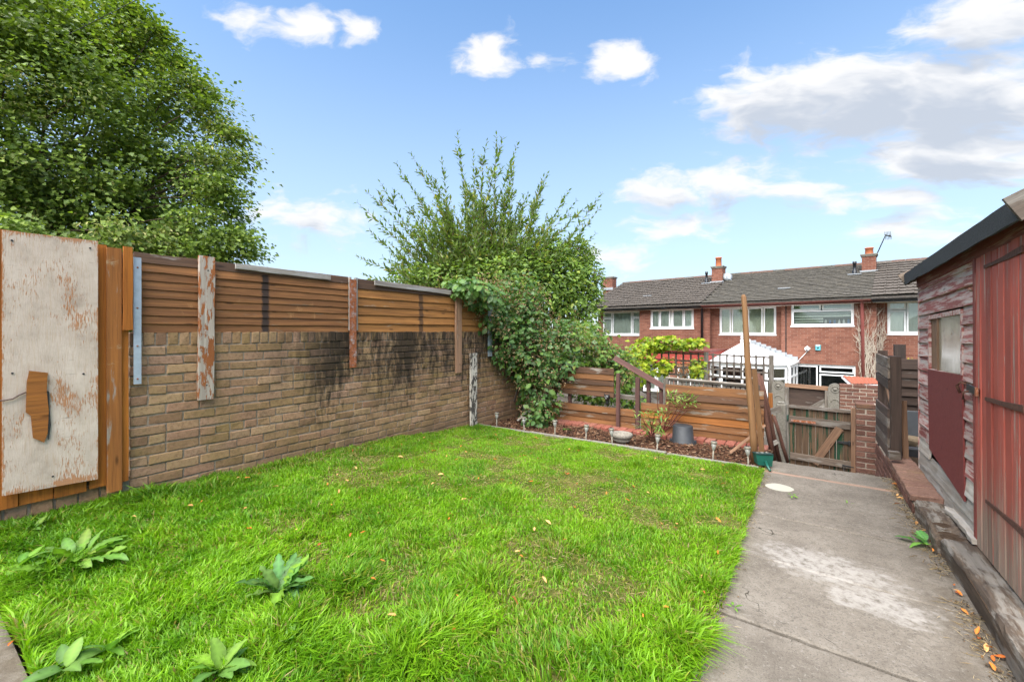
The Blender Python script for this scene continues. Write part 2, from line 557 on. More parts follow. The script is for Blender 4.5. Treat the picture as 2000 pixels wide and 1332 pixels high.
M_brown = wood('brown_batten', (.26, .15, .09), (.14, .08, .05), grey=(.35, .30, .24), grey_amt=.25)
M_bark_board = wood('bed_fence_board', (.23, .100, .034), (.11, .050, .022), grey=(.29, .24, .185), grey_amt=.36)
M_bed_orange = wood('bed_fence_orange', (.30, .112, .026), (.17, .062, .017), grey=(.31, .26, .20), grey_amt=.24)
M_bed_dark = wood('bed_fence_dark', (.115, .055, .028), (.055, .030, .018), grey=(.30, .26, .22), grey_amt=.35)
M_purple = wood('purple_brown_rail', (.115, .055, .045), (.065, .034, .03), grey=(.25, .21, .19), grey_amt=.22)
M_greywood = wood('grey_fence', (.19, .16, .13), (.095, .08, .065), grey=(.26, .235, .205), grey_amt=.5)
M_darkwood = wood('dark_fence', (.085, .055, .042), (.040, .027, .021), grey=(.20, .17, .15), grey_amt=.32)
M_greengate = wood('gate_board', (.14, .085, .05), (.07, .045, .028), grey=(.20, .16, .12), grey_amt=.25, paint=(.016, .048, .025), paint_amt=.41, pscale=(.7, 16, 16))
M_gaterail = wood('gate_rail', (.17, .13, .10), (.08, .06, .046), grey=(.25, .22, .19), grey_amt=.45)
M_pole = wood('tan_pole', (.190, .098, .040), (.10, .052, .025), grey=(.28, .21, .13), grey_amt=.2)
M_shedboard = wood('shed_board', (.52, .45, .41), (.32, .27, .24), grey=(.56, .50, .46), grey_amt=.4, paint=(.31, .100, .086), paint_amt=.46, pscale=(2.4, 34, 34), under=(.43, .255, .225))
M_shedred = wood('shed_red_board', (.28, .14, .11), (.15, .075, .06), grey=(.34, .28, .25), grey_amt=.35, paint=(.19, .045, .036), paint_amt=.62, pscale=(1.6, 30, 30))
M_sheddoor = wood('shed_door_board', (.36, .25, .21), (.21, .14, .115), paint=(.36, .082, .058), paint_amt=.66, pscale=(1.3, 30, 30), foot=((.27, .225, .17), .65))
M_shedbase = wood('shed_base_board', (.44, .39, .33), (.25, .21, .175), grey=(.50, .46, .41), grey_amt=.5)
M_sleeper = wood('rotten_sleeper', (.115, .083, .058), (.040, .029, .022), grey=(.205, .182, .155), grey_amt=.5, vary=.1)
M_felt = plain('roof_felt', (.055, .057, .06), .95, .1, vary=.3, nscale=160, bstr=.6)
M_white = plain('white_plastic', (.80, .80, .79), .35, .5, vary=.03, bstr=0)
M_galv = plain('galvanised', (.40, .45, .50), .5, .5, metal=.35, vary=.1, nscale=30, bstr=.1, dirt=(.30, .10, .03), dirt_amt=.28)
M_rusty = plain('rusty_steel', (.26, .085, .035), .85, .2, vary=.35, nscale=40, bstr=.4, dirt=(.36, .35, .34), dirt_amt=.55)
M_rustpipe = plain('rusty_pipe', (.085, .038, .026), .8, .25, vary=.35, nscale=60, bstr=.3)
M_iron = plain('black_iron', (.022, .022, .022), .55, .4, vary=.3)
M_concrete_post = plain('concrete_post', (.17, .155, .13), .95, .1, vary=.25, nscale=45, bstr=.5, dirt=(.10, .09, .06), dirt_amt=.45)
M_kerbc = plain('concrete_edging', (.19, .175, .15), .95, .1, vary=.25, nscale=55, bstr=.4, dirt=(.13, .11, .07), dirt_amt=.5)
M_mortar = plain('mortar', (.30, .25, .20), .97, .05, vary=.25, nscale=60, bstr=.6, dirt=(.12, .10, .075), dirt_amt=.45)
M_stone = plain('grey_stone', (.20, .18, .15), .95, .1, vary=.3, nscale=40, bstr=.7, dirt=(.17, .15, .11), dirt_amt=.4)
M_sandstone = plain('sandstone_slab', (.24, .18, .115), .95, .1, vary=.25, nscale=30, bstr=.6, dirt=(.15, .12, .09), dirt_amt=.35)
M_blackpl = plain('black_plastic', (.028, .031, .036), .55, .35, vary=.2, nscale=14, bstr=.05, dirt=(.07, .07, .07), dirt_amt=.35)
M_greenpl = plain('green_plastic', (.008, .085, .060), .35, .5, vary=.15, bstr=0)
M_brick_wall = brickmat('wall_brick', [(.250, .148, .078), (.320, .200, .098), (.290, .162, .100), (.360, .235, .120), (.335, .200, .130), (.270, .170, .076), (.225, .126, .076)], black=.90, moss=.30, pale=.30)
M_wall_mortar = brickmat('wall_mortar', [(.270, .212, .160), (.310, .245, .185)], black=.9, moss=.2, pale=.1)
M_brick_red = brickmat('dark_red_brick', [(.095, .046, .034), (.135, .062, .045), (.17, .085, .062), (.11, .055, .044)], moss=.2, pale=.3)
M_brick_edge = brickmat('edging_brick', [(.20, .062, .044), (.25, .085, .06), (.23, .10, .075)], moss=.05, pale=.3)
M_red_cedar = brickmat('terracotta_cope', [(.175, .095, .070), (.215, .125, .092)], moss=.3, pale=.3)

def soilmat():
    m, nt, b = new_mat('lawn_soil', .95, .05)
    co = objco(nt, False)
    n = noise(nt, co, 5.0, 6.0, .65); n2 = noise(nt, co, 90.0, 4.0, .7)
    c = ramp(nt, n, [(.35, (.045, .075, .010)), (.55, (.10, .105, .025)), (.70, (.20, .145, .065))])
    c = mixc(nt, math_(nt, 'MULTIPLY', sstep(nt, n2, .45, .7), .6), c, (.05, .045, .02))
    nt.links.new(c, b.inputs['Base Color']); bump(nt, b, n2, .8, .01)
    return m
M_lawnsoil = soilmat()
M_dirt = plain('dark_earth', (.060, .040, .027), .97, .05, vary=.4, nscale=40, bstr=.8, dirt=(.10, .075, .05), dirt_amt=.4)
M_ground = plain('rough_ground', (.10, .095, .065), .97, .05, vary=.35, nscale=3, bstr=.5, dirt=(.05, .075, .02), dirt_amt=.5)

def concretemat():
    """old in-situ path: gritty, patchy, with worn limewash and hair cracks"""
    m, nt, b = new_mat('path_concrete', .93, .12)
    pos = nd(nt, 'ShaderNodeNewGeometry').outputs['Position']
    n = noise(nt, pos, 2.6, 7.0, .65); g = noise(nt, pos, 120.0, 4.0, .7); g2 = noise(nt, pos, 320.0, 2.0, .6)
    c = ramp(nt, n, [(.28, (.110, .093, .075)), (.5, (.166, .143, .117)), (.72, (.222, .195, .162))])
    c = mixc(nt, math_(nt, 'MULTIPLY', sstep(nt, g, .50, .68), .7), c, (.055, .048, .040))
    c = mixc(nt, math_(nt, 'MULTIPLY', sstep(nt, g2, .60, .72), .5), c, (.27, .25, .22))
    md = noise(nt, pos, 22.0, 6.0, .7)
    c = mixc(nt, math_(nt, 'MULTIPLY', sstep(nt, md, .48, .66), .55), c, (.100, .085, .069))
    md2 = noise(nt, pos, 48.0, 5.0, .75, .3)
    c = mixc(nt, math_(nt, 'MULTIPLY', sstep(nt, md2, .55, .66), .65), c, (.235, .215, .188))
    # worn limewash, drifted across the middle of the path
    sp = nd(nt, 'ShaderNodeSeparateXYZ', {0: pos})
    x, y = sp.outputs[0], sp.outputs[1]
    def blob(cx, cy, rx, ry, rot=0.0):
        dx = math_(nt, 'SUBTRACT', x, cx); dy = math_(nt, 'SUBTRACT', y, cy)
        ca, sa = math.cos(rot), math.sin(rot)
        px_ = math_(nt, 'ADD', math_(nt, 'MULTIPLY', dx, ca / rx), math_(nt, 'MULTIPLY', dy, sa / rx))
        py_ = math_(nt, 'ADD', math_(nt, 'MULTIPLY', dx, -sa / ry), math_(nt, 'MULTIPLY', dy, ca / ry))
        r = math_(nt, 'SQRT', math_(nt, 'ADD', math_(nt, 'MULTIPLY', px_, px_), math_(nt, 'MULTIPLY', py_, py_)))
        return math_(nt, 'SUBTRACT', 1.0, r)
    w = math_(nt, 'SMOOTH_MAX', blob(.08, 3.22, .52, .30, -.12), blob(.30, 2.93, .34, .20, .0), .2)
    wn = noise(nt, scaled(nt, pos, (6, 11, 6)), 1.0, 10.0, .78)
    w = sstep(nt, math_(nt, 'MULTIPLY_ADD', wn, 2.0, math_(nt, 'ADD', w, -1.0)), .12, .62)
    c = mixc(nt, math_(nt, 'MULTIPLY', math_(nt, 'MULTIPLY', w, sstep(nt, md, .72, .40)), .85), c, (.30, .278, .250))
    ov = sstep(nt, math_(nt, 'MULTIPLY_ADD', wn, .25, blob(-.22, 4.62, .115, .105)), .14, .19)
    c = mixc(nt, math_(nt, 'MULTIPLY', ov, .9), c, (.38, .365, .30))
    # earthy edges
    en = noise(nt, pos, 9.0, 5.0, .65)
    ed = math_(nt, 'MAXIMUM', sstep(nt, x, .42, .66), sstep(nt, x, -.28, -.42))
    c = mixc(nt, math_(nt, 'MULTIPLY', math_(nt, 'MULTIPLY', ed, sstep(nt, en, .35, .65)), .65), c, (.085, .066, .045))
    vo = nd(nt, 'ShaderNodeTexVoronoi', {'Vector': nd(nt, 'ShaderNodeVectorMath', {0: pos, 1: nd(nt, 'ShaderNodeVectorMath', {0: nd(nt, 'ShaderNodeTexNoise', {'Vector': pos, 'Scale': 6.0}).outputs[1], 'Scale': .25}, operation='SCALE').outputs[0]}, operation='ADD').outputs[0], 'Scale': 1.15}, feature='DISTANCE_TO_EDGE').outputs['Distance']
    ck = math_(nt, 'MULTIPLY', sstep(nt, vo, .0035, .001), sstep(nt, n, .54, .60))
    c = mixc(nt, math_(nt, 'MULTIPLY', ck, .85), c, (.035, .03, .022))
    nt.links.new(c, b.inputs['Base Color'])
    h = math_(nt, 'SUBTRACT', math_(nt, 'ADD', g, math_(nt, 'MULTIPLY', g2, .6)), math_(nt, 'MULTIPLY', ck, 2.0))
    bump(nt, b, h, .55, .004)
    return m
M_conc = concretemat()

# ================================================================== the setting
WX = -4.11                      # face of the boundary wall
def lawn_z(x, y):
    x = np.asarray(x, float); y = np.asarray(y, float)
    a = np.clip((-.4 - x) / 3.7, 0, 1); a = a * a * (3 - 2 * a)
    b = np.clip((y - 2.4) / 2.7, 0, 1); b = b * b * (3 - 2 * b)
    return .015 + .165 * a * (1 - b) + .02 * (vnoise(x * 1.7 + 9, y * 1.7 + 3, 4) - .5)

def terrain_z(x, y):
    x = np.asarray(x, float); y = np.asarray(y, float)
    pts = [(-500, -.35), (5.5, -.35), (6.3, -.55), (7.2, -.68), (9.5, -.74), (13.0, -1.35), (17.0, -1.95), (24, -1.97), (60, -2.6), (500, -9.0)]
    return np.interp(y, [p[0] for p in pts], [p[1] for p in pts]) + 0 * x

def grid_mesh(name, xs, ys, zf, mat, dz=0.0, smooth=True):
    X, Y = np.meshgrid(xs, ys)
    Z = zf(X, Y) + dz
    v = np.stack([X, Y, Z], -1).reshape(-1, 3)
    nx, ny = len(xs), len(ys)
    i = (np.arange(ny - 1)[:, None] * nx + np.arange(nx - 1)[None, :]).ravel()
    f = np.stack([i, i + 1, i + nx + 1, i + nx], 1)
    return np_mesh(name, v, f, mat, smooth=smooth)

gx = np.unique(np.concatenate([np.linspace(-400, 400, 41), np.linspace(-30, 30, 61)]))
gy = np.unique(np.concatenate([np.linspace(-60, 500, 41), np.linspace(-10, 26, 73)]))
tag(link('ground', grid_mesh('ground', gx, gy, terrain_z, M_ground)), kind='structure')
lawn = tag(link('lawn', grid_mesh('lawn', np.linspace(-4.115, -.40, 60), np.linspace(.34, 5.06, 70), lawn_z, M_lawnsoil)), kind='structure')

# ---- path: cast concrete bays with open joints
path = tag(link('path', MB().box(-.42, .72, -2.5, 5.50, -.30, -.035).mesh('path', M_dirt)), kind='structure')
def bay(x0, x1, y0, y1, dz=0.0, skew0=0.0, skew1=0.0, seed=0):
    r = random.Random(seed)
    mb = MB(); n = 16
    vv, ff = [], []
    for i in range(n + 1):
        t = i / n; x = x0 + (x1 - x0) * t
        a = y0 + skew0 * t + r.uniform(-.004, .004); c = y1 + skew1 * t + r.uniform(-.004, .004)
        if i in (0, n): a += .006; c -= .006
        z = dz + r.uniform(-.0015, .0015)
        vv += [(x, a, -.12), (x, a, z - .008), (x, a + .008, z), (x, c - .008, z), (x, c, z - .008), (x, c, -.12)]
    for i in range(n):
        for k in range(5):
            ff.append((i * 6 + k, i * 6 + k + 1, (i + 1) * 6 + k + 1, (i + 1) * 6 + k)[::-1])
    ff.append(tuple(range(6))); ff.append(tuple(n * 6 + k for k in reversed(range(6))))
    mb.add(vv, ff)
    return mb.build('slab', M_conc, path)
bay(-.40, .705, -1.4, 2.405, 0.0, 0, -.05, 1)
bay(-.395, .705, 2.423, 3.14, .004, -.05, -.07, 2)
bay(-.39, .705, 3.152, 3.875, .0, -.07, -.02, 3)
bay(-.385, .705, 3.883, 5.06, .004, -.02, -.01, 4)
bay(-.38, .655, 5.14, 5.55, -.004, 0, 0, 5)
plank('edge_board', (-.38, 5.10, -.012), (.65, 5.095, -.014), .07, .02, wood('path_strip', (.27, .17, .12), (.17, .11, .08), grey=(.28, .24, .2), grey_amt=.3), path)
# patio beside the camera, in front of the lawn
patio = tag(link('patio', MB().box(-4.3, -.41, -2.5, .33, -.1, .105).mesh('patio', M_conc)), kind='structure')
# steps from the path down to the gate
steps = tag(link('steps', MB().box(-.40, .655, 5.60, 5.95, -.5, -.17).box(-.40, .655, 5.953, 6.35, -.6, -.34).box(-.40, .655, 6.353, 6.8, -.68, -.51).mesh('steps', M_conc)), kind='structure')
alley = tag(link('alley', MB().box(-9, 9, 7.0, 10.4, -1.2, -.665).mesh('alley', M_conc)), kind='structure')
# bed and raised strip by the shed
def bed_z(x, y): return -.055 + .03 * (vnoise(x * 3, y * 3, 8) - .5) + 0 * x
bed = tag(link('flower_bed', grid_mesh('flower_bed', np.linspace(-4.115, -.36, 60), np.linspace(5.06, 6.22, 20), bed_z, M_dirt)), kind='structure')
def strip_z(x, y): return .10 + .03 * (vnoise(x * 5, y * 5, 9) - .5) + 0 * x
tag(link('shed_strip', grid_mesh('shed_strip', np.linspace(.70, 3.4, 30), np.linspace(-2, 6.9, 60), strip_z, M_dirt)), kind='structure')

# concrete edging between lawn and bed
ed = thing('lawn_edging', (-2.2, 5.09, 0), 'low pale concrete edging between the lawn and the bark bed', 'edging')
for i in range(4):
    x0 = -4.10 + i * .92
    MB().cbox(.912, .05, .20, .006, T(x0 + .46, 5.09 + .004 * (i % 2), -.068 + .006 * (i % 3)), .003).build('edging_slab', M_kerbc, ed)

# ================================================================== boundary wall
BR = random.Random(3)
def brick_meshes(name, L, D, H, mat, k=4, jit=.0035, c=.0045):
    return [MB().cbox(L, D, H, c, None, jit, BR).mesh(name, mat) for _ in range(k)]
wall = thing('brick_wall', (WX - .11, 3.5, 0), 'long tan brick garden wall with black rain stains', 'wall')
core = MB().box(WX - .22, WX - .007, 1.062, 6.36, -.6, 1.408).box(WX - .22, WX - .007, -1.2, 1.058, -.3, .352)
core.build('mortar', M_wall_mortar, wall)
bm_s = brick_meshes('brick', .100, .213, .064, M_brick_wall, 6)
bm_h = brick_meshes('brick', .100, .102, .064, M_brick_wall, 4)
bm_q = brick_meshes('brick', .100, .160, .064, M_brick_wall, 4)
bm_t = brick_meshes('brick', .100, .066, .098, M_brick_wall, 6)
bm_w = brick_meshes('brick', .100, .100, .100, M_brick_wall, 4)
BL = []                       # (mesh, length, x, y, z)
row_h = .0752
zt = 1.308
r = 0
while zt > -.30:
    z = zt - row_h / 2
    y = 1.058 + (.0 if r % 2 else .0)
    header = r in (4, 9, 14, 19)
    first = True
    while y < 6.33:
        if header:
            w = .102 if BR.random() < .72 else .213
        else:
            w = .213
            if first and r % 2: w = .102
            elif BR.random() < .05: w = .160
        if y + w > 6.36: w = .102
        if y + w > 6.38: break
        ml = {.102: bm_h, .160: bm_q, .213: bm_s}[w]
        zg = float(lawn_z(WX, min(y, 5.05))) if y < 5.0 else -.10
        if z + .04 > zg - .06:
            BL.append((BR.choice(ml), w, WX - .05 + BR.uniform(-.003, .005), y + w / 2, z + BR.uniform(-.002, .002)))
        y += w + .0105
        first = False
    zt -= row_h; r += 1
y = 1.058
while y < 6.3:                 # brick-on-edge top course
    BL.append((BR.choice(bm_t), .066, WX - .05 + BR.uniform(-.004, .006), y + .034, 1.359 + BR.uniform(-.003, .003)))
    y += .0765
y = -.55
while y < 1.0:                 # low length under the board fence
    BL.append((BR.choice(bm_w), .100, WX - .048 + BR.uniform(-.003, .004), y + .05, .288))
    y += .1115
y = -.6
while y < .95:
    BL.append((BR.choice(bm_s), .213, WX - .046, y + .106, .196))
    y += .2235
def bsize(b):
    d = CC * b[3] - SS * b[2]
    return b[1] / max(d, .2) ** 2
vis = [b for b in BL if b[3] > .25]
vis.sort(key=bsize, reverse=True)
for me, w, x, y, z in vis[:300]:
    link('brick', me, wall, T(x, y, z) @ RX(BR.uniform(-.008, .008)) @ RZ(BR.uniform(-.01, .01)))
rest = MB()
for me, w, x, y, z in vis[300:] + [b for b in BL if b[3] <= .25]:
    rest.add([v.co for v in me.vertices], [tuple(p.vertices) for p in me.polygons], T(x, y, z) @ RX(BR.uniform(-.008, .008)) @ RZ(BR.uniform(-.01, .01)))
tag(rest.build('bricks', M_brick_wall, wall), kind='stuff')
MB().cbox(.20, 3.45, .014, .004, T(WX - .105, 4.38, 1.4185), .003).build('coping', M_kerbc, wall)

# ---- tall board fence at the near end of the wall
bf = thing('board_fence', (-4.15, .5, .33), 'tall orange vertical board fence behind the flaking plywood', 'fence')
FT = 2.015
def vboard(parent, x, y0, y1, z0, z1, tk, mat, **kw):
    yc = (y0 + y1) / 2
    return plank('board', (x, yc, z0), (x, yc, z1), y1 - y0, tk, mat, parent, (1, 0, 0), **kw)
for i in range(8):
    y0 = -.42 + i * .155
    if y0 > .80: break
    vboard(bf, -4.095 + .012 * (i % 2), y0, y0 + .152, .325, FT + .012 * (i % 3), .018, M_orange)
MB().box(-4.135, -4.118, -.45, 1.04, .345, 1.99).build('backing', M_lapTop, bf)  # added dark sheet that blocks bright sky in the gaps between boards
uA, uB, uC, uD = [onx(p, 700, -4.07).y for p in (187, 209, 237, 252)]
vboard(bf, -4.085, uA - .03, uB, .335, FT + .005, .018, M_orange)
vboard(bf, -4.060, uB - .004, uC, .285, FT - .010, .020, M_osb)
vboard(bf, -4.086, uC - .012, uD, .335, 1.46, .018, M_orange)
vboard(bf, -4.050, onx(240, 600, -4.05).y, onx(259, 600, -4.05).y, 1.425, FT + .008, .018, M_orange)
# plywood nailed over it
def plymat():
    m, nt, b = new_mat('flaking_plywood', .85, .2)
    co = objco(nt, False)                 # x up the sheet, y across
    base = noise(nt, scaled(nt, co, (4, 5, 5)), 1.0, 8.0, .68)
    c = ramp(nt, base, [(.28, (.35, .275, .215)), (.48, (.52, .42, .335)), (.70, (.64, .535, .44))])
    fib = noise(nt, scaled(nt, co, (9, 120, 30)), 1.0, 4.0, .6)
    c = mixc(nt, math_(nt, 'MULTIPLY', sstep(nt, fib, .48, .70), .35), c, (.42, .27, .16))
    st = noise(nt, scaled(nt, co, (22, 150, 20)), 1.0, 5.0, .70)
    big = noise(nt, scaled(nt, co, (2.6, 5.0, 3)), 1.0, 5.0, .65)
    sep = nd(nt, 'ShaderNodeSeparateXYZ', {0: co})
    ey = math_(nt, 'ABSOLUTE', sep.outputs[1])
    ex = math_(nt, 'ABSOLUTE', math_(nt, 'SUBTRACT', sep.outputs[0], .80))
    edge = math_(nt, 'MAXIMUM', sstep(nt, ey, .195, .222), sstep(nt, ex, .76, .81))
    a = math_(nt, 'ADD', math_(nt, 'MULTIPLY_ADD', big, 1.25, st), math_(nt, 'MULTIPLY', edge, .20))
    a = sstep(nt, a, 1.22, 1.35)
    c = mixc(nt, math_(nt, 'MULTIPLY', a, .8), c, (.40, .15, .04))
    ck = noise(nt, scaled(nt, co, (75, 9, 9)), 1.0, 4.0, .6)
    cb = noise(nt, scaled(nt, co, (4, 4, 4)), 1.0, 3.0, .6)
    k = math_(nt, 'MULTIPLY', sstep(nt, ck, .60, .72), sstep(nt, cb, .50, .66))
    c = mixc(nt, math_(nt, 'MULTIPLY', k, .75), c, (.19, .165, .145))
    nt.links.new(c, b.inputs['Base Color'])
    bump(nt, b, math_(nt, 'SUBTRACT', math_(nt, 'ADD', st, a), k), .5, .003)
    return m
M_ply = plymat()
p0, p1 = onx(4, 974, -4.04), onx(191, 930, -4.04)
zb0, zb1 = p0.z, p1.z
ply = thing('plywood_sheet', (-4.04, (p0.y + p1.y) / 2, .4), 'tall pale plywood sheet with flaking orange paint fixed to board fence', 'plywood sheet')
yc = (p0.y + p1.y) / 2; wy = p1.y - p0.y
mb = MB(); L = 1.60; hw = wy / 2
mb.add([(0 + (zb0 - .43), -hw, -.006), (zb1 - .43, hw, -.006), (L, hw, -.006), (L + .005, -hw, -.006), (zb0 - .43, -hw, .006), (zb1 - .43, hw, .006), (L, hw, .006), (L + .005, -hw, .006)],
       [(3, 2, 1, 0), (4, 5, 6, 7), (0, 1, 5, 4), (1, 2, 6, 5), (2, 3, 7, 6), (3, 0, 4, 7)])
mb.build('sheet', M_ply, ply, frame_mtx((-4.04, yc, .43), (-4.04, yc, 2.0), (1, 0, 0)))
# loose torn scrap of veneer, and the strip of rubber that holds it
def pix_poly(name, pts, x, tk, mat, parent):
    P = [onx(a, b_, x) for a, b_ in pts]
    mb = MB().prism([(p.y, p.z) for p in P], 0, tk)
    return mb.build(name, mat, parent, Matrix(((0, 0, 1, x), (1, 0, 0, 0), (0, 1, 0, 0), (0, 0, 0, 1))))
M_veneer = wood('veneer_scrap', (.34, .125, .025), (.20, .075, .02), grey=(.40, .30, .20), grey_amt=.25)
scrap = pix_poly('veneer_scrap', [(93, 728), (57, 724), (52, 745), (50, 805), (60, 812), (64, 855), (86, 864), (93, 846), (95, 800), (91, 765)], -4.025, .004, M_veneer, ply)
scrap['label'] = 'torn orange veneer scrap hanging on the plywood'
pix_poly('rubber_strip', [(91, 763), (96, 765), (97, 800), (99, 830), (95, 858), (93, 858), (95, 800)], -4.028, .004, M_iron, ply)
cab = [onx(a, b_, -4.022) for a, b_ in ((-12, 783), (8, 782), (25, 779), (38, 771), (51, 766))]
MB().tube(cab, .0045, 6).build('cable', plain('brown_cable', (.10, .06, .05), .6), ply, smooth=True)
for a, b_ in ((23, 470), (24, 729), (163, 730), (103, 930), (176, 485)):
    p = onx(a, b_, -4.032)
    MB().lathe([(0, .004), (.006, .003), (.006, 0)], 8).build('nail', M_iron, ply, T(p) @ RY(math.radians(90)))

# ---- the two lap panels standing on the wall
def lap_panel(name, y0, y1, z0, z1, n, mat, label, split=None):
    t = thing(name, (-4.14, (y0 + y1) / 2, z0), label, 'fence')
    h = (z1 - z0) / n
    for i in range(n):
        za = z0 + i * h
        top = i == n - 1
        p = plank('board', (-4.122 + random.uniform(-.002, .002), y0, za + h * .54), (-4.122, y1, za + h * .54 + random.uniform(-.003, .003)), h * 1.16, .009, M_lapTop if top else mat, t,
                  (1, 0, .16), n=10, warp=.004, edge=.0028, c=.001)
    for yy in (y0 + .02, (y0 + y1) / 2, y1 - .02):
        plank('batten', (-4.150, yy, z0), (-4.150, yy, z1), .04, .03, M_lapTop, t, (1, 0, 0))
    return t
def scar(mat, y0, y1, amt=.9):
    """tar left on the boards where a batten used to be"""
    nt = mat.node_tree; b = nt.nodes['Principled BSDF']
    src = b.inputs['Base Color'].links[0].from_socket
    pos = nd(nt, 'ShaderNodeNewGeometry').outputs['Position']
    y = nd(nt, 'ShaderNodeSeparateXYZ', {0: pos}).outputs[1]
    n = noise(nt, pos, 35.0, 5.0, .65)
    y = math_(nt, 'MULTIPLY_ADD', math_(nt, 'SUBTRACT', n, .5), .05, y)
    k = math_(nt, 'MULTIPLY', sstep(nt, y, y0 - .012, y0 + .012), sstep(nt, y, y1 + .012, y1 - .012))
    nt.links.new(mixc(nt, math_(nt, 'MULTIPLY', k, amt), src, (.022, .018, .017)), b.inputs['Base Color'])
scar(M_lapA, onx(511, 600, -4.12).y, onx(525, 600, -4.12).y)
scar(M_lapB, onx(818, 600, -4.12).y, onx(826, 600, -4.12).y, .7)
yA0, yA1 = onx(262, 560, -4.12).y, onx(680, 600, -4.12).y
yB0, yB1 = onx(696, 600, -4.12).y, onx(953, 600, -4.12).y
fpA = lap_panel('lap_fence', yA0, yA1, 1.408, 1.995, 9, M_lapA, 'dark brown lap fence panel of narrow boards on the brick wall', None)
fpB = lap_panel('lap_fence', yB0, yB1, 1.408, 1.985, 6, M_lapB, 'warm orange lap fence panel of wide boards next to brambles', None)
plank('capping', onx(460, 520, -4.095), onx(645, 543, -4.095), .05, .02, M_silver, fpA, (1, 0, .1), n=6, warp=.006)['label'] = 'silvered loose capping board'
plank('capping', onx(732, 552, -4.095), onx(880, 572, -4.095), .06, .02, M_silver, fpB, (1, 0, .1), n=6, warp=.006)['label'] = 'silvered loose capping board'

def vpost(name, px0, px1, py0, py1, x, tk, mat, label, cat, parent=None, metal=False, lean=0, **kw):
    a, b_ = onx(px0, (py0 + py1) / 2, x), onx(px1, (py0 + py1) / 2, x)
    xc = (px0 + px1) / 2
    top, bot = onx(xc, py0, x), onx(xc + lean, py1, x)
    t = thing(name, (x, bot.y, bot.z), label, cat)
    if metal:
        W = abs(b_.y - a.y); L = (top - bot).length
        mb = MB()
        mb.box(0, L, -W / 2, W / 2, -.0025, .0025).box(0, L, -W / 2, -W / 2 + .004, -.028, -.0026)
        m = frame_mtx(bot, top, (1, 0, 0))
        mb.build('angle_iron', mat, t, m)
        for q in (.04, .3, .6, .92):
            MB().lathe([(0, .006), (.006, .004), (.007, 0)], 8).build('bolt', M_rusty, t, m @ T(L * q, 0, .002))
    else:
        plank('batten', bot, top, abs(b_.y - a.y), tk, mat, t, (1, 0, 0), n=8, warp=.004, edge=.003, **kw)
        for q in (.1, .45, .62, .9):
            p = bot.lerp(top, q)
            MB().lathe([(0, .004), (.006, .003), (.006, 0)], 8).build('nail', M_iron, t, T(p.x + tk / 2, p.y + random.uniform(-.012, .012), p.z) @ RY(math.radians(90)))
    return t
vpost('metal_post', 261, 276, 503, 750, -4.07, .01, M_galv, 'grey galvanised steel post with rust at its top, beside orange boards', 'post', metal=True)
vpost('timber_batten', 389, 419, 501, 780, -4.085, .035, M_flaky, 'wide timber batten with flaking brown paint across wall and dark panel', 'batten', rag1=.02, lean=-3)
vpost('metal_post', 683, 696, 546, 718, -4.07, .01, M_rusty, 'rusty steel post between the two lap fence panels', 'post', metal=True)
vpost('timber_batten', 890, 901, 566, 728, -4.085, .03, M_brown, 'thin brown timber batten across the orange lap panel', 'batten')
vpost('metal_post', 953, 961, 584, 696, -4.075, .01, M_galv, 'short grey steel post at the bramble end of the wall', 'post', metal=True)
pst = thing('panel_post', (-4.13, yA1 + .03, 1.42), 'pale grey slotted post between the two lap panels', 'post')
for s in (0, 1):
    yy = (yA1 + .012, yB0 - .012)[s]
    plank('post_side', (-4.112, yy, 1.424), (-4.112, yy, 2.0), .022, .045, M_silver, pst, (1, 0, 0))
M_zebra = wood('peeling_white_stake', (.10, .085, .07), (.05, .045, .04), paint=(.56, .50, .42), paint_amt=.52, pscale=(9, 20, 20))
vpost('wooden_stake', 919, 931, 690, 831, -4.04, .03, M_zebra, 'short stake with peeling white paint standing against the wall', 'stake')

# ================================================================== fence behind the bed
FU = 6.22
def hboard(parent, px0, px1, z0, z1, u, mat, tk=.016, tilt=.16, dz=0.0, name='board', **kw):
    x0, x1 = ony(px0, 780, u).x, ony(px1, 780, u).x
    zc = (z0 + z1) / 2
    return plank(name, (x0, u, zc), (x1, u, zc + dz), (z1 - z0) * 1.12, tk, mat, parent, (0, -1, tilt), n=7, warp=.006, edge=.004, **kw)
fl = thing('slat_fence', (-3.0, FU, 0), 'weathered brown slat fence with a gap, half buried in brambles', 'fence')
for i in range(3):
    hboard(fl, 1040, 1249, .0 + i * .09, .09 + i * .09, FU, (M_bark_board, M_bark_board, M_bark_board)[i])
for i in range(5):
    hboard(fl, 1078, 1199, .43 + i * .084, .514 + i * .084, FU - .02, (M_bed_dark, M_bark_board)[i % 2])
hboard(fl, 1160, 1250, .41, .47, FU + .05, M_greywood, name='rail', tilt=0)
for px, zt_, w in ((1209, .79, .05), (1247, .75, .055), (1110, .84, .05)):
    x = ony(px, 780, FU).x
    plank('post', (x, FU - (.035 if px != 1110 else -.05), -.3 if px != 1247 else -.15), (x, FU - (.035 if px != 1110 else -.05), zt_), w, .045, M_purple, fl, (0, -1, 0))
fr = thing('slat_fence', (-1.2, FU, 0), 'wide-board brown and orange slat fence behind the black bucket', 'fence')
zz = [0.0, .095, .19, .285, .385, .475, .572, .668]
mts = [M_bark_board, M_bark_board, M_bed_orange, M_bark_board, M_bark_board, M_bed_dark, M_bark_board]
for i in range(7):
    hboard(fr, 1252 if i < 4 else 1300, 1492, zz[i], zz[i + 1], FU - .004 * (i % 2), mts[i], dz=random.uniform(-.006, .006))
for px in (1299, 1478):
    x = ony(px, 780, FU).x
    plank('post', (x, FU + .04, -.5), (x, FU + .04, .74), .06, .05, M_greywood, fr, (0, -1, 0))
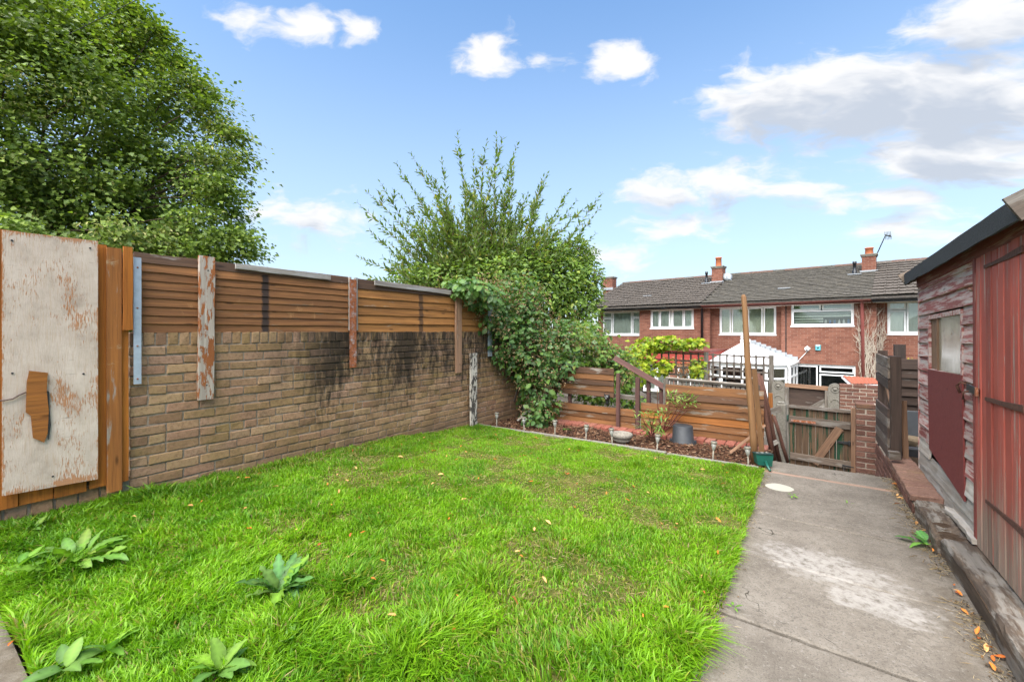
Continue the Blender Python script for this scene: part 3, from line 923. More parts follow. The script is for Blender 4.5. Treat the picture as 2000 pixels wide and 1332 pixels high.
# red brick edging along the foot of the fence
eb = thing('brick_edging', (-2.2, 6.1, -.05), 'low red brick edging along the foot of the slat fence', 'edging')
bm_e = brick_meshes('brick', .108, .21, .07, M_brick_edge, 3)
nE = 0
x = -3.75
while x < -.45 and nE < 60:
    link('brick', BR.choice(bm_e), eb, T(x, 6.09 + BR.uniform(-.004, .004), -.025 + BR.uniform(-.004, .004)))
    x += .1175; nE += 1
MB().box(-3.8, -.42, 6.03, 6.15, -.20, -.062).build('footing', M_brick_edge, eb)
# stair rail of the next garden
hr = thing('stair_rail', tuple(ony(1250, 720, 6.6)), 'purple-brown sloping stair handrail behind the slat fence', 'handrail')
plank('rail', ony(1200, 699, 6.6), ony(1307, 762, 6.6), .085, .05, M_purple, hr, (0, -1, .3), n=6)
plank('rail', ony(1236, 760, 6.75), ony(1310, 800, 6.75), .06, .05, M_greywood, hr, (0, -1, .3), n=6)
for px, py in ((1266, 742), (1291, 756)):
    p = ony(px, py, 6.62)
    plank('post', (p.x, 6.64, -.5), (p.x, 6.64, p.z), .055, .05, M_purple, hr, (0, -1, 0))
# leaning laths in the corner
lc = thing('leaning_lath', tuple(onz(1012, 838, 0)), 'dark lath leaning in the corner of the wall beside brambles', 'lath')
plank('lath', onx(1004, 785, -3.98), onx(1017, 735, -3.98), .03, .02, M_darkwood, lc, (1, 0, 0))
ld = thing('fallen_lath', tuple(ony(1012, 815, 5.95)), 'short grey lath stuck at an angle by the wall foot', 'lath')
plank('lath', ony(1011, 822, 5.75), ony(1033, 798, 5.95), .035, .02, M_silver, ld, (0, -1, .5))

# ================================================================== garden ornaments in the bed
M_lampglass = plain('frosted_lamp', (.24, .235, .21), .25, .5, vary=.05, bstr=0)
M_steel = plain('dull_steel', (.20, .18, .14), .5, .4, metal=.3, vary=.15)
ml_st = MB().tube([(0, 0, -.12), (0, 0, .14)], .0085, 8).mesh('stem', M_steel, True)
ml_hd = MB().lathe([(.012, .13), (.015, .14), (.019, .15), (.029, .205), (.0, .205)], 14).mesh('lens', M_lampglass, True)
ml_cp = MB().lathe([(.032, .202), (.034, .206), (.034, .219), (.028, .225), (0, .227)], 14).mesh('cap', M_steel, True)
ml_pv = MB().box(-.016, .016, -.016, .016, .2275, .229).mesh('solar_cell', M_iron)
where = ['nearest the stake at the wall', 'beside the bramble foot', 'between bramble and stone bowl, further from the bowl', 'between bramble and stone bowl, nearer the bowl',
         'right in front of the stone bowl', 'in front of the small pink-stemmed shrub', 'in front of the black bucket, to its right', 'beside the green dustpan and the posts']
for (bx, by), wh in zip(((970, 836), (1024, 850), (1084, 854), (1144, 863), (1196, 874), (1283, 884), (1392, 904), (1462, 912)), where):
    p = ony(bx, by, 5.15)
    g = thing('solar_light', (p.x, 5.15, -.02), 'small steel solar stake light ' + wh, 'garden light', 'solar stake lights along the lawn edge')
    m = T(p.x, 5.15, -.01 + random.uniform(-.012, .012)) @ RX(random.uniform(-.07, .07)) @ RY(random.uniform(-.07, .07))
    link('stem', ml_st, g, m); h = link('lens', ml_hd, g, m); c_ = link('cap', ml_cp, g, m); link('solar_cell', ml_pv, c_, m)

p = onz(1207, 876, -.06)
bw = thing('stone_bowl', (p.x, p.y + .13, -.06), 'round weathered stone planter bowl on a short foot in the bark', 'planter')
mw = T(p.x, p.y + .13, -.06)
MB().lathe([(0, 0), (.075, 0), (.085, .02), (.07, .045), (.085, .06)], 26).build('foot', M_stone, bw, mw, True)
MB().lathe([(.07, .058), (.105, .075), (.112, .10), (.104, .108), (.128, .118), (.138, .14), (.136, .165), (.125, .172), (.108, .166), (.09, .12), (0, .11)], 30).build('bowl', M_stone, bw, mw, True)

p = onz(1329, 874, -.06)
bk = thing('bucket', (p.x, p.y + .13, -.06), 'black plastic bucket upside down on the bark', 'bucket')
mk = T(p.x, p.y + .13, -.062)
MB().lathe([(.142, 0), (.144, .012), (.136, .014), (.119, .255), (.112, .262), (0, .258)], 34).build('shell', M_blackpl, bk, mk, True)
MB().lathe([(.139, .014), (.147, .018), (.147, .03), (.136, .034)], 34).build('rim', M_blackpl, bk, mk, True)
for s in (-1, 1):
    MB().cbox(.05, .02, .05, .005).build('handle_lug', M_blackpl, bk, mk @ RZ(.2) @ T(s * .138, 0, .055))

# black cat-head ornament hung on the fence
p = ony(1186, 776, 6.16)
ct = thing('cat_ornament', (p.x, 6.16, p.z), 'small black cat-shaped ornament with pale eyes on the slat fence', 'ornament')
M_catblk = plain('black_resin', (.012, .013, .013), .35, .5, bstr=0)
m = T(p.x, 6.155, p.z)
cat = MB()
cat.lathe([(0, -.042), (.030, -.036), (.044, -.015), (.045, .010), (.034, .034), (0, .042)], 16)
for s in (-1, 1):
    cat.add([(s * .014, -.012, .028), (s * .044, -.012, .016), (s * .040, -.005, .064), (s * .030, .012, .022)], [(0, 1, 2), (1, 3, 2), (3, 0, 2), (0, 3, 1)])
cat.build('head', M_catblk, ct, m, True)
MB().lathe([(0, -.115), (.020, -.108), (.026, -.08), (.018, -.05), (.020, -.035)], 14).build('body', M_catblk, ct, m, True)
for s in (-1, 1):
    MB().lathe([(0, .008), (.006, .006), (.009, 0)], 10).build('eye', M_lampglass, ct, m @ T(s * .017, -.040, .010) @ RX(math.radians(90)))
MB().lathe([(0, .010), (.008, .006), (.010, 0)], 10).build('muzzle', M_lampglass, ct, m @ T(0, -.043, -.012) @ RX(math.radians(90)))

# ---- bark mulch
def bark():
    n = 9000
    x = RNG.uniform(-4.08, -.38, n); y = RNG.uniform(5.13, 6.05, n); z = bed_z(x, y) + RNG.uniform(.0, .035, n)
    L = RNG.uniform(.02, .075, n); W = L * RNG.uniform(.18, .5, n); H = RNG.uniform(.003, .010, n)
    a = RNG.uniform(0, 6.28, n); t1 = RNG.normal(0, .35, n); t2 = RNG.normal(0, .35, n)
    d = np.stack([np.cos(a) * np.cos(t1), np.sin(a) * np.cos(t1), np.sin(t1)], 1)
    up = np.stack([np.sin(t2), np.zeros(n), np.cos(t2)], 1)
    s = unit(np.cross(up, d)); u = np.cross(d, s)
    c = np.stack([x, y, z], 1)
    vs_ = []
    for i, j, k in ((-1, -.7, 0), (1, -1, 0), (1, .8, 0), (-1, 1, 0), (-.9, -.6, 1), (.95, -.9, 1), (.9, .7, 1), (-1, .9, 1)):
        vs_.append(c + d * (L * .5 * i)[:, None] + s * (W * .5 * j)[:, None] + u * (H * k)[:, None])
    V = np.stack(vs_, 1).reshape(-1, 3)
    q = np.array([(4, 5, 6, 7), (0, 1, 5, 4), (1, 2, 6, 5), (2, 3, 7, 6), (3, 0, 4, 7)])
    F = (np.arange(n)[:, None, None] * 8 + q[None]).reshape(-1, 4)
    cols = np.array([(.060, .028, .016), (.095, .045, .025), (.035, .019, .012), (.15, .085, .048), (.23, .15, .095)])
    ci = RNG.choice(5, n, p=[.32, .28, .22, .12, .06])
    col = np.repeat(cols[ci] * RNG.uniform(.75, 1.2, (n, 1)), 8, axis=0)
    m, nt, b = new_mat('bark_chip', .9, .15)
    vc = nd(nt, 'ShaderNodeVertexColor', layer_name='Col').outputs[0]
    nt.links.new(vc, b.inputs['Base Color'])
    o = link('bark_mulch', np_mesh('bark_mulch', V, F, m, col))
    tag(o, 'dark brown bark chippings spread over the narrow bed', 'bark chippings', kind='stuff')
bark()

# ================================================================== posts and pipes at the end of the path
pb, pt = onz(1474, 905, -.02), atd(1452, 576, 4.95)
tp = thing('tall_pole', tuple(pb), 'tall round tan timber pole standing above the posts', 'pole')
mb = MB(); pts = [pb.lerp(pt, t) for t in (0, .15, .3, .45, .6, .75, .9, .985, 1.0)]
pts = [p_ + Vector((math.sin(i * 1.3) * .004, 0, 0)) for i, p_ in enumerate(pts)]
m_ = frame_mtx(pb, pt, (0, -1, 0)); mi = m_.inverted()
mb.tube([mi @ p_ for p_ in pts], [.036, .036, .035, .034, .033, .031, .029, .027, .016], 14)
mb.build('shaft', M_pole, tp, m_, True)
def lean(name, part, a, b_, w, mat, label, cat, rnd=False, nrm=(0, -1, 0)):
    t = thing(name, tuple(a), label, cat)
    if rnd:
        m_ = frame_mtx(a, b_, nrm)
        L = (Vector(b_) - Vector(a)).length
        MB().tube([(0, 0, 0), (L * .33, .003, 0), (L * .66, -.003, 0), (L, 0, 0)], w / 2, 14).build(part, mat, t, m_, True)
        MB().lathe([(w * .36, 0), (w * .36, -.03), (0, -.03)], 12).build('bore', M_iron, t, m_ @ T(L + .001, 0, 0) @ RY(math.radians(90)))
    else:
        plank(part, a, b_, w, w * .8, mat, t, nrm, n=5)
    return t
lean('square_post', 'post', onz(1489, 893, -.02), atd(1473, 721, 5.0), .052, M_pole, 'square tan timber post leaning beside the tall pole', 'post')
lean('square_post', 'post', atd(1476, 915, 5.25), atd(1463, 785, 5.25), .034, M_brown, 'thin brown square post right under the tall pole', 'post')
lean('rusty_pipe', 'pipe', atd(1512, 899, 5.35), atd(1479, 729, 5.5), .062, M_rustpipe, 'thick rusty steel pipe leaning, leftmost of three', 'pipe', True)
lean('rusty_pipe', 'pipe', atd(1523, 902, 5.6), atd(1485, 733, 5.7), .050, M_rustpipe, 'long thin rusty steel pipe leaning, middle of three', 'pipe', True)
lean('rusty_pipe', 'pipe', atd(1539, 903, 5.7), atd(1511, 812, 5.8), .044, M_rustpipe, 'short rusty steel pipe leaning, nearest the gate', 'pipe', True)
lean('square_post', 'post', atd(1508, 892, 6.0), atd(1505, 768, 6.0), .05, M_bed_orange, 'orange square post behind the rusty pipes', 'post')
lean('timber_rail', 'rail', atd(1478, 812, 5.85), atd(1524, 798, 5.85), .075, M_greywood, 'short grey rail fixed behind the rusty pipes', 'rail')
lean('diagonal_strut', 'strut', atd(1425, 885, 5.0), atd(1500, 826, 5.45), .03, M_brown, 'thin brown strut propped from bark to posts', 'strut')
lean('timber_offcut', 'offcut', atd(1486, 880, 5.6), atd(1518, 862, 5.6), .05, M_silver, 'pale timber offcut lying low behind the posts', 'offcut')
lean('timber_offcut', 'offcut', atd(1492, 885, 5.75), atd(1500, 842, 5.75), .05, M_silver, 'pale upright timber offcut behind the posts', 'offcut')

# green dustpan
p = onz(1495, 915, .0)
dp = thing('dustpan', (p.x, p.y, .0), 'green plastic dustpan on end at the corner of the lawn', 'dustpan')
md = T(p.x, p.y + .02, .015) @ RZ(YAW + .05)
mb = MB()
mb.add([(-.082, 0, .02), (.070, 0, .0), (.092, .01, .118), (-.096, .01, .128), (-.074, .075, .03), (.064, .075, .012), (.080, .085, .108), (-.086, .085, .118)],
       [(0, 1, 2, 3), (4, 7, 6, 5), (0, 4, 5, 1), (1, 5, 6, 2), (3, 7, 4, 0)])
mb.build('pan', M_greenpl, dp, md)
MB().cbox(.186, .085, .012, .004).build('rim', plain('dark_green', (.006, .03, .025), .4), dp, md @ T(-.002, .045, .124) @ RY(.055))
MB().tube([(.0, .0, .055), (-.012, -.05, .02), (-.03, -.12, -.004)], [.012, .013, .012], 10).build('handle', M_greenpl, dp, md, True)
for k in range(3):
    MB().lathe([(0, .004), (.014, .003), (.016, 0)], 12).build('screw_cap', M_lampglass, dp, md @ T(-.055 + k * .05, .05, .131) @ RY(.055))

# ================================================================== gate at the foot of the steps
GU = 8.0
gt = thing('garden_gate', tuple(ony(1600, 915, GU)), 'flaking green and brown ledged timber gate below the path', 'gate')
xa, xb = ony(1541, 800, GU).x, ony(1662, 800, GU).x
nb = 9
for i in range(nb):
    x0 = xa + (xb - xa) * (i + .5) / nb
    plank('board', (x0, GU, -.66), (x0, GU, .245 - .02 * i / nb), (xb - xa) / nb - .003, .018, M_greengate, gt, (0, -1, 0))
def gp(px, py, o=.03): return ony(px, py, GU - o)
plank('ledge', gp(1540, 793), gp(1662, 804), .045, .04, M_gaterail, gt, (0, -1, 0))
plank('ledge', gp(1541, 818), gp(1661, 832), .105, .03, M_gaterail, gt, (0, -1, 0))
plank('ledge', gp(1543, 889), gp(1664, 909), .100, .03, M_gaterail, gt, (0, -1, 0))
plank('brace', gp(1590, 905, .032), gp(1640, 836, .032), .10, .028, M_brown, gt, (0, -1, 0))
plank('rust_strip', gp(1545, 821, .05), gp(1593, 826, .05), .035, .006, M_rusty, gt, (0, -1, 0))
plank('hinge_strap', gp(1636, 863, .03), gp(1668, 867, .03), .035, .008, M_iron, gt, (0, -1, 0), taper=-.3)
MB().cbox(.022, .03, .07, .004).build('hinge_knuckle', M_iron, gt, T(gp(1659, 866, .04)))
plank('bolt', gp(1645, 908, .05), gp(1668, 913, .05), .016, .014, M_iron, gt, (0, -1, 0))
MB().tube([gp(1648, 911, .055) + Vector((math.cos(a) * .018, 0, math.sin(a) * .03 - .02)) for a in np.linspace(0, 6.28, 12)], .004, 6).build('bolt_ring', M_iron, gt)
gpr = thing('gate_post', tuple(ony(1667, 930, GU)), 'narrow brown timber post on the hinge side of green gate', 'post')
plank('post', ony(1667, 935, GU - .02), ony(1667, 797, GU - .02), .062, .07, M_brown, gpr, (0, -1, 0))
gpl = thing('gate_post', tuple(ony(1536, 900, GU + .05)), 'thin grey timber post on the latch side of green gate', 'post')
plank('post', ony(1537, 905, GU + .03), ony(1537, 757, GU + .03), .05, .06, M_greywood, gpl, (0, -1, 0))
MB().cbox(.04, .03, .08, .004).build('latch', plain('green_metal', (.03, .07, .05), .5), gpl, T(ony(1537, 815, GU - .02)))
cp = thing('concrete_post', tuple(ony(1526, 900, 7.5)), 'square rough concrete post left of the green gate', 'post')
a, b_ = ony(1526, 905, 7.5), ony(1526, 788, 7.5)
MB().cbox(.13, .12, b_.z - a.z, .012, T(a.x, 7.5, (a.z + b_.z) / 2), .006).build('shaft', M_concrete_post, cp)
MB().cbox(.10, .09, .03, .01, T(a.x, 7.5, b_.z + .012), .006).build('cap', M_concrete_post, cp)

def brick_block(root, x0, x1, y0, depth, z0, z1, mat, nmax=400, cope=None):
    """courses of bricks facing -y in front of a mortar core"""
    MB().box(x0 + .006, x1 - .006, y0 + .006, y0 + depth - .006, z0, z1 - .006).build('mortar', M_mortar, root)
    ms = [MB().cbox(.213, depth, .065, .006, None, .002, BR).mesh('brick', mat) for _ in range(3)]
    mh = [MB().cbox(.102, depth, .065, .006, None, .002, BR).mesh('brick', mat) for _ in range(2)]
    z = z1 - .0375; k = 0; r_ = 0
    while z > z0 + .03 and k < nmax:
        x = x0; first = True
        while x < x1 - .05:
            w = .102 if (first and r_ % 2) or x + .213 > x1 + .01 else .213
            link('brick', BR.choice(ms if w > .2 else mh), root, T(x + w / 2, y0 + depth / 2 + BR.uniform(-.004, .004), z + BR.uniform(-.002, .002)) @ RZ(BR.uniform(-.01, .01)))
            x += w + .0105; first = False; k += 1
        z -= .0755; r_ += 1
bp = thing('brick_pier', tuple(ony(1695, 930, 7.85)), 'dark red brick pier beside the hinge side of the green gate', 'pier')
brick_block(bp, ony(1672, 850, 7.85).x, ony(1672, 850, 7.85).x + .56, 7.85, .215, -.70, ony(1690, 789, 7.85).z, M_brick_red)
bq = thing('brick_wall', tuple(ony(1680, 795, 11.5)), 'mottled red brick wall across the alley behind the brick pier', 'wall')
brick_block(bq, ony(1640, 770, 11.5).x, ony(1640, 770, 11.5).x + 1.6, 11.5, .215, -1.1, ony(1680, 752, 11.5).z, M_brick_red)

# second gate across the alley with its ornamental posts
G2 = 13.3
g2 = thing('diagonal_gate', tuple(ony(1578, 800, G2)), 'weathered gate of diagonal boards between two round-topped concrete posts', 'gate')
x0, x1 = ony(1533, 770, G2).x, ony(1619, 770, G2).x
zt_, zb_ = ony(1578, 754, G2).z, -1.35
plank('rail', (x0, G2 - .03, zt_), (x1, G2 - .03, zt_ - .03), .10, .05, M_brown, g2, (0, -1, 0))
plank('rail', (x0, G2 - .03, zb_ + .1), (x1, G2 - .03, zb_ + .1), .10, .05, M_brown, g2, (0, -1, 0))
for xx in (x0 + .04, x1 - .04):
    plank('stile', (xx, G2 - .028, zb_), (xx, G2 - .028, zt_ - .055), .09, .045, M_greywood, g2, (0, -1, 0))
for k in range(13):
    off = -1.15 + k * .135
    A = Vector((x0 + .07, G2, zb_ + .12 + off * .75)); D_ = Vector((1, 0, .72))
    t0, t1 = 0.0, (x1 - x0 - .14)
    za, zb2 = A.z, A.z + t1 * .72
    if za < zb_ + .12: t0 = (zb_ + .12 - za) / .72
    if zb2 > zt_ - .07: t1 = (zt_ - .07 - za) / .72
    if t1 - t0 > .05:
        plank('board', A + D_ * t0, A + D_ * t1, .105, .02, M_greywood, g2, (0, -1, 0))
MB().box(x0 + .05, x1 - .05, G2 + .014, G2 + .022, zb_, zt_ - .06).build('backing', M_darkwood, g2)
for px, lab in ((1520, 'round-topped ornamental concrete post left of the diagonal gate'), (1631, 'round-topped ornamental concrete post beside the mottled brick wall')):
    c = ony(px, 743 if px < 1600 else 749, G2 - .08)
    t = thing('ornamental_post', (c.x, G2 - .08, -1.4), lab, 'post')
    R_ = .14
    poly = [(R_, -1.4 - c.z + R_), (R_, 0)] + [(R_ * math.cos(a), R_ * math.sin(a)) for a in np.linspace(.15, math.pi - .15, 11)] + [(-R_, 0), (-R_, -1.4 - c.z + R_)]
    mm = T(c.x, G2 - .02, c.z - R_) @ RX(math.radians(90))
    MB().prism(poly, 0, .10).build('shaft', M_concrete_post, t, mm)
    ring = [(.075 * math.cos(a), .075 * math.sin(a), .10) for a in np.linspace(0, 6.283, 19)]
    MB().tube(ring, .014, 6, False).build('ring', M_concrete_post, t, mm, True)
    MB().lathe([(0, .03), (.03, .026), (.042, .0)], 16).build('boss', M_concrete_post, t, mm @ T(0, 0, .099), True)
    arc = [(.075 * math.cos(a), -.30 + .06 * math.sin(a), .10) for a in np.linspace(-.2, 3.34, 10)]
    MB().tube(arc, .012, 6).build('moulding', M_concrete_post, t, mm, True)

# trellis-topped fence across the alley
tf = thing('trellis_fence', tuple(ony(1380, 760, 13.4)), 'grey trellis-topped board fence below the terrace houses', 'fence')
TU = 13.4
M_trel = wood('trellis_slat', (.13, .105, .085), (.07, .055, .045), grey=(.17, .15, .13), grey_amt=.4)
tz = {}
for px, py in ((1253, 684), (1380, 688), (1507, 694)):
    p = ony(px, py, TU)
    plank('post', (p.x, TU - .06, -1.4), (p.x, TU - .06, p.z), .11, .09, M_greywood, tf, (0, -1, 0))
    tz[px] = p
for pa, pb_ in ((1253, 1380), (1380, 1507)):
    A, B = tz[pa], tz[pb_]
    for k in range(4):
        f_ = k / 3
        za, zb2 = A.z - .06 - f_ * .62, B.z - .06 - f_ * .62
        plank('trellis_rail', (A.x + .06, TU - .02, za), (B.x - .06, TU - .02, zb2), .045, .02, M_trel, tf, (0, -1, 0), n=2)
    for k in range(8):
        f_ = (k + 1) / 9
        x = A.x + (B.x - A.x) * f_; z = A.z + (B.z - A.z) * f_
        plank('trellis_slat', (x, TU - .042, z - .71), (x, TU - .042, z - .02), .048, .018, M_trel, tf, (0, -1, 0), n=2)
    for k in range(5):
        z0 = -1.4 + k * .19
        plank('board', (A.x, TU, z0 + .1), (B.x, TU, z0 + .1 + (B.z - A.z) * .3), .21, .02, M_greywood, tf, (0, -1, .1), n=4, warp=.012, edge=.008)
xl = tz[1253].x
for k in range(5):
    plank('board', (xl - 3.0, TU + .02, -1.3 + k * .19), (xl, TU + .02, -1.3 + k * .19), .21, .02, M_greywood, tf, (0, -1, .1), n=4)
# paling fence on the near side of the alley
pf = thing('paling_fence', tuple(ony(1385, 757, 8.6)), 'low dark paling fence behind the wide-board slat fence', 'fence')
PU = 8.6
A, B = ony(1304, 738, PU), ony(1470, 753, PU)
for k in range(20):
    f_ = k / 19
    p = A.lerp(B, f_)
    plank('paling', (p.x, PU, -.7), (p.x, PU, p.z - .01), .058, .014, M_greywood, pf, (0, -1, 0), n=2)
plank('rail', A + Vector((-.03, -.03, -.005)), B + Vector((.03, -.03, -.005)), .04, .05, M_greywood, pf, (0, -.6, 1), n=5)
MB().box(A.x, B.x, PU + .02, PU + .03, -.7, A.z - .12).build('backing', M_darkwood, pf)

# orange-roofed lean-to beyond the brick wall
lt = thing('lean_to', tuple(ony(1690, 760, 15.2)), 'small lean-to with orange corrugated roof and white edge behind brick wall', 'lean-to')
M_ored = plain('orange_sheet', (.33, .10, .055), .6, .3, vary=.12, nscale=6)
q = [ony(1646, 734, 16.4), ony(1745, 742, 16.2), ony(1745, 751, 14.2), ony(1664, 750, 14.2)]
mb = MB(); nw = 22
for i in range(nw + 1):
    f_ = i / nw
    a_, b2 = q[0].lerp(q[1], f_), q[3].lerp(q[2], f_)
    dz = .02 * (i % 2)
    mb.v += [tuple(a_ + Vector((0, 0, dz))), tuple(b2 + Vector((0, 0, dz)))]
    if i: mb.f.append((2 * i - 2, 2 * i - 1, 2 * i + 1, 2 * i))
mb.build('roof_sheet', M_ored, lt)
for a_, b2 in ((q[0], q[3]), (q[3], q[2])):
    plank('white_edge', a_ + Vector((0, 0, -.05)), b2 + Vector((0, 0, -.05)), .08, .03, M_white, lt, (0, -1, .2), n=2)
MB().box(q[3].x + .1, q[2].x, 14.35, 16.0, -1.9, q[3].z - .1).build('wall', M_white, lt)

# ================================================================== dark screen, board fence and stones by the shed
sc = thing('dark_screen', (.68, 5.75, 0), 'dark weathered plank screen with a hole beside the steps', 'screen')
SX = .68
for u, zt_, w in ((5.73, 1.165, .085), (6.62, 1.19, .07)):
    plank('post', (SX + .03, u, -.1), (SX + .03, u, zt_), w, .085, M_darkwood, sc, (-1, 0, 0))
for z0, z1 in ((1.045, 1.15), (.94, 1.04), (.83, .93)):
    plank('board', (SX - .02, 5.70, (z0 + z1) / 2), (SX - .02, 6.65, (z0 + z1) / 2 + .01), (z1 - z0) - .004, .018, M_darkwood if z0 < .9 else M_gaterail, sc, (-1, 0, 0), n=5)
for i in range(5):
    plank('board', (SX - .02, 5.72, .20 + i * .098), (SX - .02, 6.65, .18 + i * .098), .094, .018, M_gaterail if i % 2 else M_darkwood, sc, (-1, 0, 0), n=5)
plank('stay', (SX + .02, 5.80, .62), (SX - .01, 6.3, .98), .03, .02, M_brown, sc, (-1, 0, 0))
lb = thing('leaning_board', (.80, 5.73, .1), 'short thin brown board leaning on the dark screen post', 'board')
plank('board', (.80, 5.80, .10), (.785, 5.81, .72), .045, .022, M_brown, lb, (0, -1, 0))
dbf = thing('dark_board_fence', (1.4, 6.85, .1), 'dark brown horizontal board fence behind the shed', 'fence')
for i in range(6):
    plank('board', (.80, 6.85, .50 + i * .105), (2.6, 6.85, .50 + i * .105), .122, .018, M_darkwood, dbf, (0, -1, .18), n=6)
for x in (.82, 1.7, 2.5):
    plank('post', (x, 6.90, -.2), (x, 6.90, 1.12), .08, .07, M_darkwood, dbf, (0, -1, 0))
pp = thing('fence_post', tuple(ony(1757, 700, 7.1)), 'dark post with peeling pale top standing behind the board fence', 'post')
c = ony(1757, 673, 7.1)
plank('post', (c.x, 7.1, -.5), (c.x, 7.1, c.z), .105, .09, wood('peeling_dark_post', (.08, .055, .045), (.04, .03, .025), paint=(.42, .38, .33), paint_amt=.2, pscale=(8, 16, 16)), pp, (0, -1, 0))
gs = thing('grey_sheet', (1.35, 6.78, .1), 'flat grey sheet propped under the dark board fence', 'sheet')
MB().cbox(.85, .012, .42, .003).build('sheet', plain('grey_board', (.13, .14, .15), .7, .3, vary=.08), gs, T(1.36, 6.76, .285) @ RX(.05))
s1 = thing('stone_slab', (1.05, 6.35, .2), 'tilted sandstone slab lying on a dark block by the shed', 'stone')
MB().cbox(.36, .22, .085, .02, None, .012).build('slab', M_sandstone, s1, T(ony(1781, 862, 6.35)) @ RY(.20) @ RX(.1) @ RZ(.3))
s2 = thing('dark_block', (1.05, 6.25, .1), 'dark slate block under the sandstone slab', 'block')
MB().cbox(.26, .18, .11, .012, None, .006).build('block', plain('slate_block', (.055, .055, .06), .8), s2, T(ony(1782, 882, 6.25)) @ RZ(.2))
s3 = thing('stone_lump', (1.2, 6.3, .1), 'small pale stone between the slab and the shed corner', 'stone')
MB().cbox(.12, .12, .10, .03, None, .012).build('stone', M_stone, s3, T(ony(1799, 874, 6.3)) @ RZ(.5))
s4 = thing('wood_block', (.72, 5.60, .1), 'small grey wooden block at the end of the low brick wall', 'block')
MB().cbox(.085, .075, .075, .005, None, .003).build('block', M_gaterail, s4, T(ony(1747, 889, 5.55)) @ RZ(.1))

# low wall along the right of the path: bricks at the far end, rotten sleepers nearer
lw = thing('low_wall', (.74, 5.1, 0), 'low brick wall with terracotta coping at the far end of the path', 'wall')
MB().box(.672, .83, 4.52, 6.75, -.75, .085).build('mortar', M_mortar, lw)
ms = [MB().cbox(.06, .213, .065, .006, None, .002, BR).mesh('brick', M_brick_red) for _ in range(3)]
for r_ in range(10):
    y = 4.52 + (.11 if r_ % 2 else 0)
    while y < 6.72:
        if not (y < 5.5 and r_ > 1):
            link('brick', BR.choice(ms), lw, T(.692 + BR.uniform(-.004, .003), y + .106, .045 - r_ * .0755))
        y += .2235
y = 4.54
while y < 5.75:
    L = BR.choice((.21, .24, .30))
    MB().cbox(.19, L - .01, .06, .008, T(.755 + BR.uniform(-.006, .006), y + L / 2, .122), .005, BR).build('coping', M_red_cedar, lw)
    y += L
for nm, lab, (ya, yb), (z0, z1), xx in (('timber_sleeper', 'black rotten timber sleeper end beside the weed on the path', (3.80, 4.52), (-.03, .125), .765),
                                     ('timber_sleeper', 'long cracked timber sleeper edging the path under the shed', (1.72, 3.79), (-.03, .125), .79)):
    t = thing(nm, (xx, ya, z0), lab, 'sleeper')
    mb = MB(); n = 34
    rr = random.Random(int(ya * 10)); vv, ff = [], []
    for i in range(n + 1):
        f_ = i / n; y = ya + (yb - ya) * f_
        e = rr.uniform(-.004, .004) + .008 * math.sin(f_ * 9 + ya); rot = .025 if (ya > 3.5 and f_ < .45) else 0.0
        zt_ = z1 + rr.uniform(-.006, .005) - rot * rr.random()
        prof = [(-.088 + e, z0 - .05), (-.092 + e, zt_ - .022 + rr.uniform(-.006, .006)), (-.084 + e + rr.uniform(0, .008), zt_ - .004), (-.02, zt_ + rr.uniform(-.006, .003) - rot), (.05, zt_ + rr.uniform(-.004, .004)), (.10, zt_ - .01), (.10, z0 - .05)]
        vv += [(f_ * (yb - ya), -a, b2) for a, b2 in prof]
    k = len(prof)
    for i in range(n):
        for j in range(k - 1):
            ff.append((i * k + j, i * k + j + 1, (i + 1) * k + j + 1, (i + 1) * k + j))
    ff.append(tuple(reversed(range(k)))); ff.append(tuple(n * k + j for j in range(k)))
    mb.add(vv, ff)
    mb.build('timber', M_sleeper, t, T(xx, ya, 0) @ RZ(math.radians(90)))
kb = thing('kerb_brick', (.72, 1.9, 0), 'broken red brick at the near end of the sleeper', 'brick')
MB().cbox(.13, .22, .12, .01, None, .008).build('brick', M_brick_edge, kb, T(.80, 1.58, .07) @ RZ(.12))
ll = thing('rotten_lath', (.84, 4.2, .14), 'split pale lath lying between the sleeper and the shed', 'lath')
plank('lath', (.835, 3.72, .150), (.825, 4.35, .145), .05, .03, M_shedbase, ll, (0, 0, 1), n=8, warp=.012, edge=.008, rag0=.05, rag1=.05)

# ================================================================== shed
SH = T(.86, 2.95, .125) @ RX(-.018)
shed = link('shed', None, None, SH)
tag(shed, 'old garden shed with flaking red and white boards and felt roof', 'shed')
SL, SW, EH = 2.53, 1.55, 1.83
def lp(name, a, b_, w, tk, mat, nrm, parent=shed, **kw):
    return plank(name, a, b_, w, tk, mat, parent, nrm, local=True, **kw)
zb = 0.0; cov = .1235; i = 0
wy0, wy1, wz0, wz1 = 1.13, 2.10, 1.00, 1.44
while zb < EH - .05:
    z0, z1 = zb, min(zb + cov, EH)
    mat = M_shedbase if i < 3 else M_shedboard
    segs = [(.80, SL)]
    if z1 > wz0 - .72 and z0 < wz1 - .02 and z0 > .24:
        segs = [(.80, wy0), (wy1, SL)]
    for a_, b2 in segs:
        lp('board', (-.004, a_, (z0 + z1) / 2), (-.004, b2, (z0 + z1) / 2), cov * 1.10, .014, mat, (-1, 0, .12), n=4, warp=.003, edge=.002)
    zb += cov; i += 1
lp('fascia', (-.014, 0, EH - .02), (-.014, SL + .02, EH - .02), .13, .016, M_shedred, (-1, 0, 0), n=6)
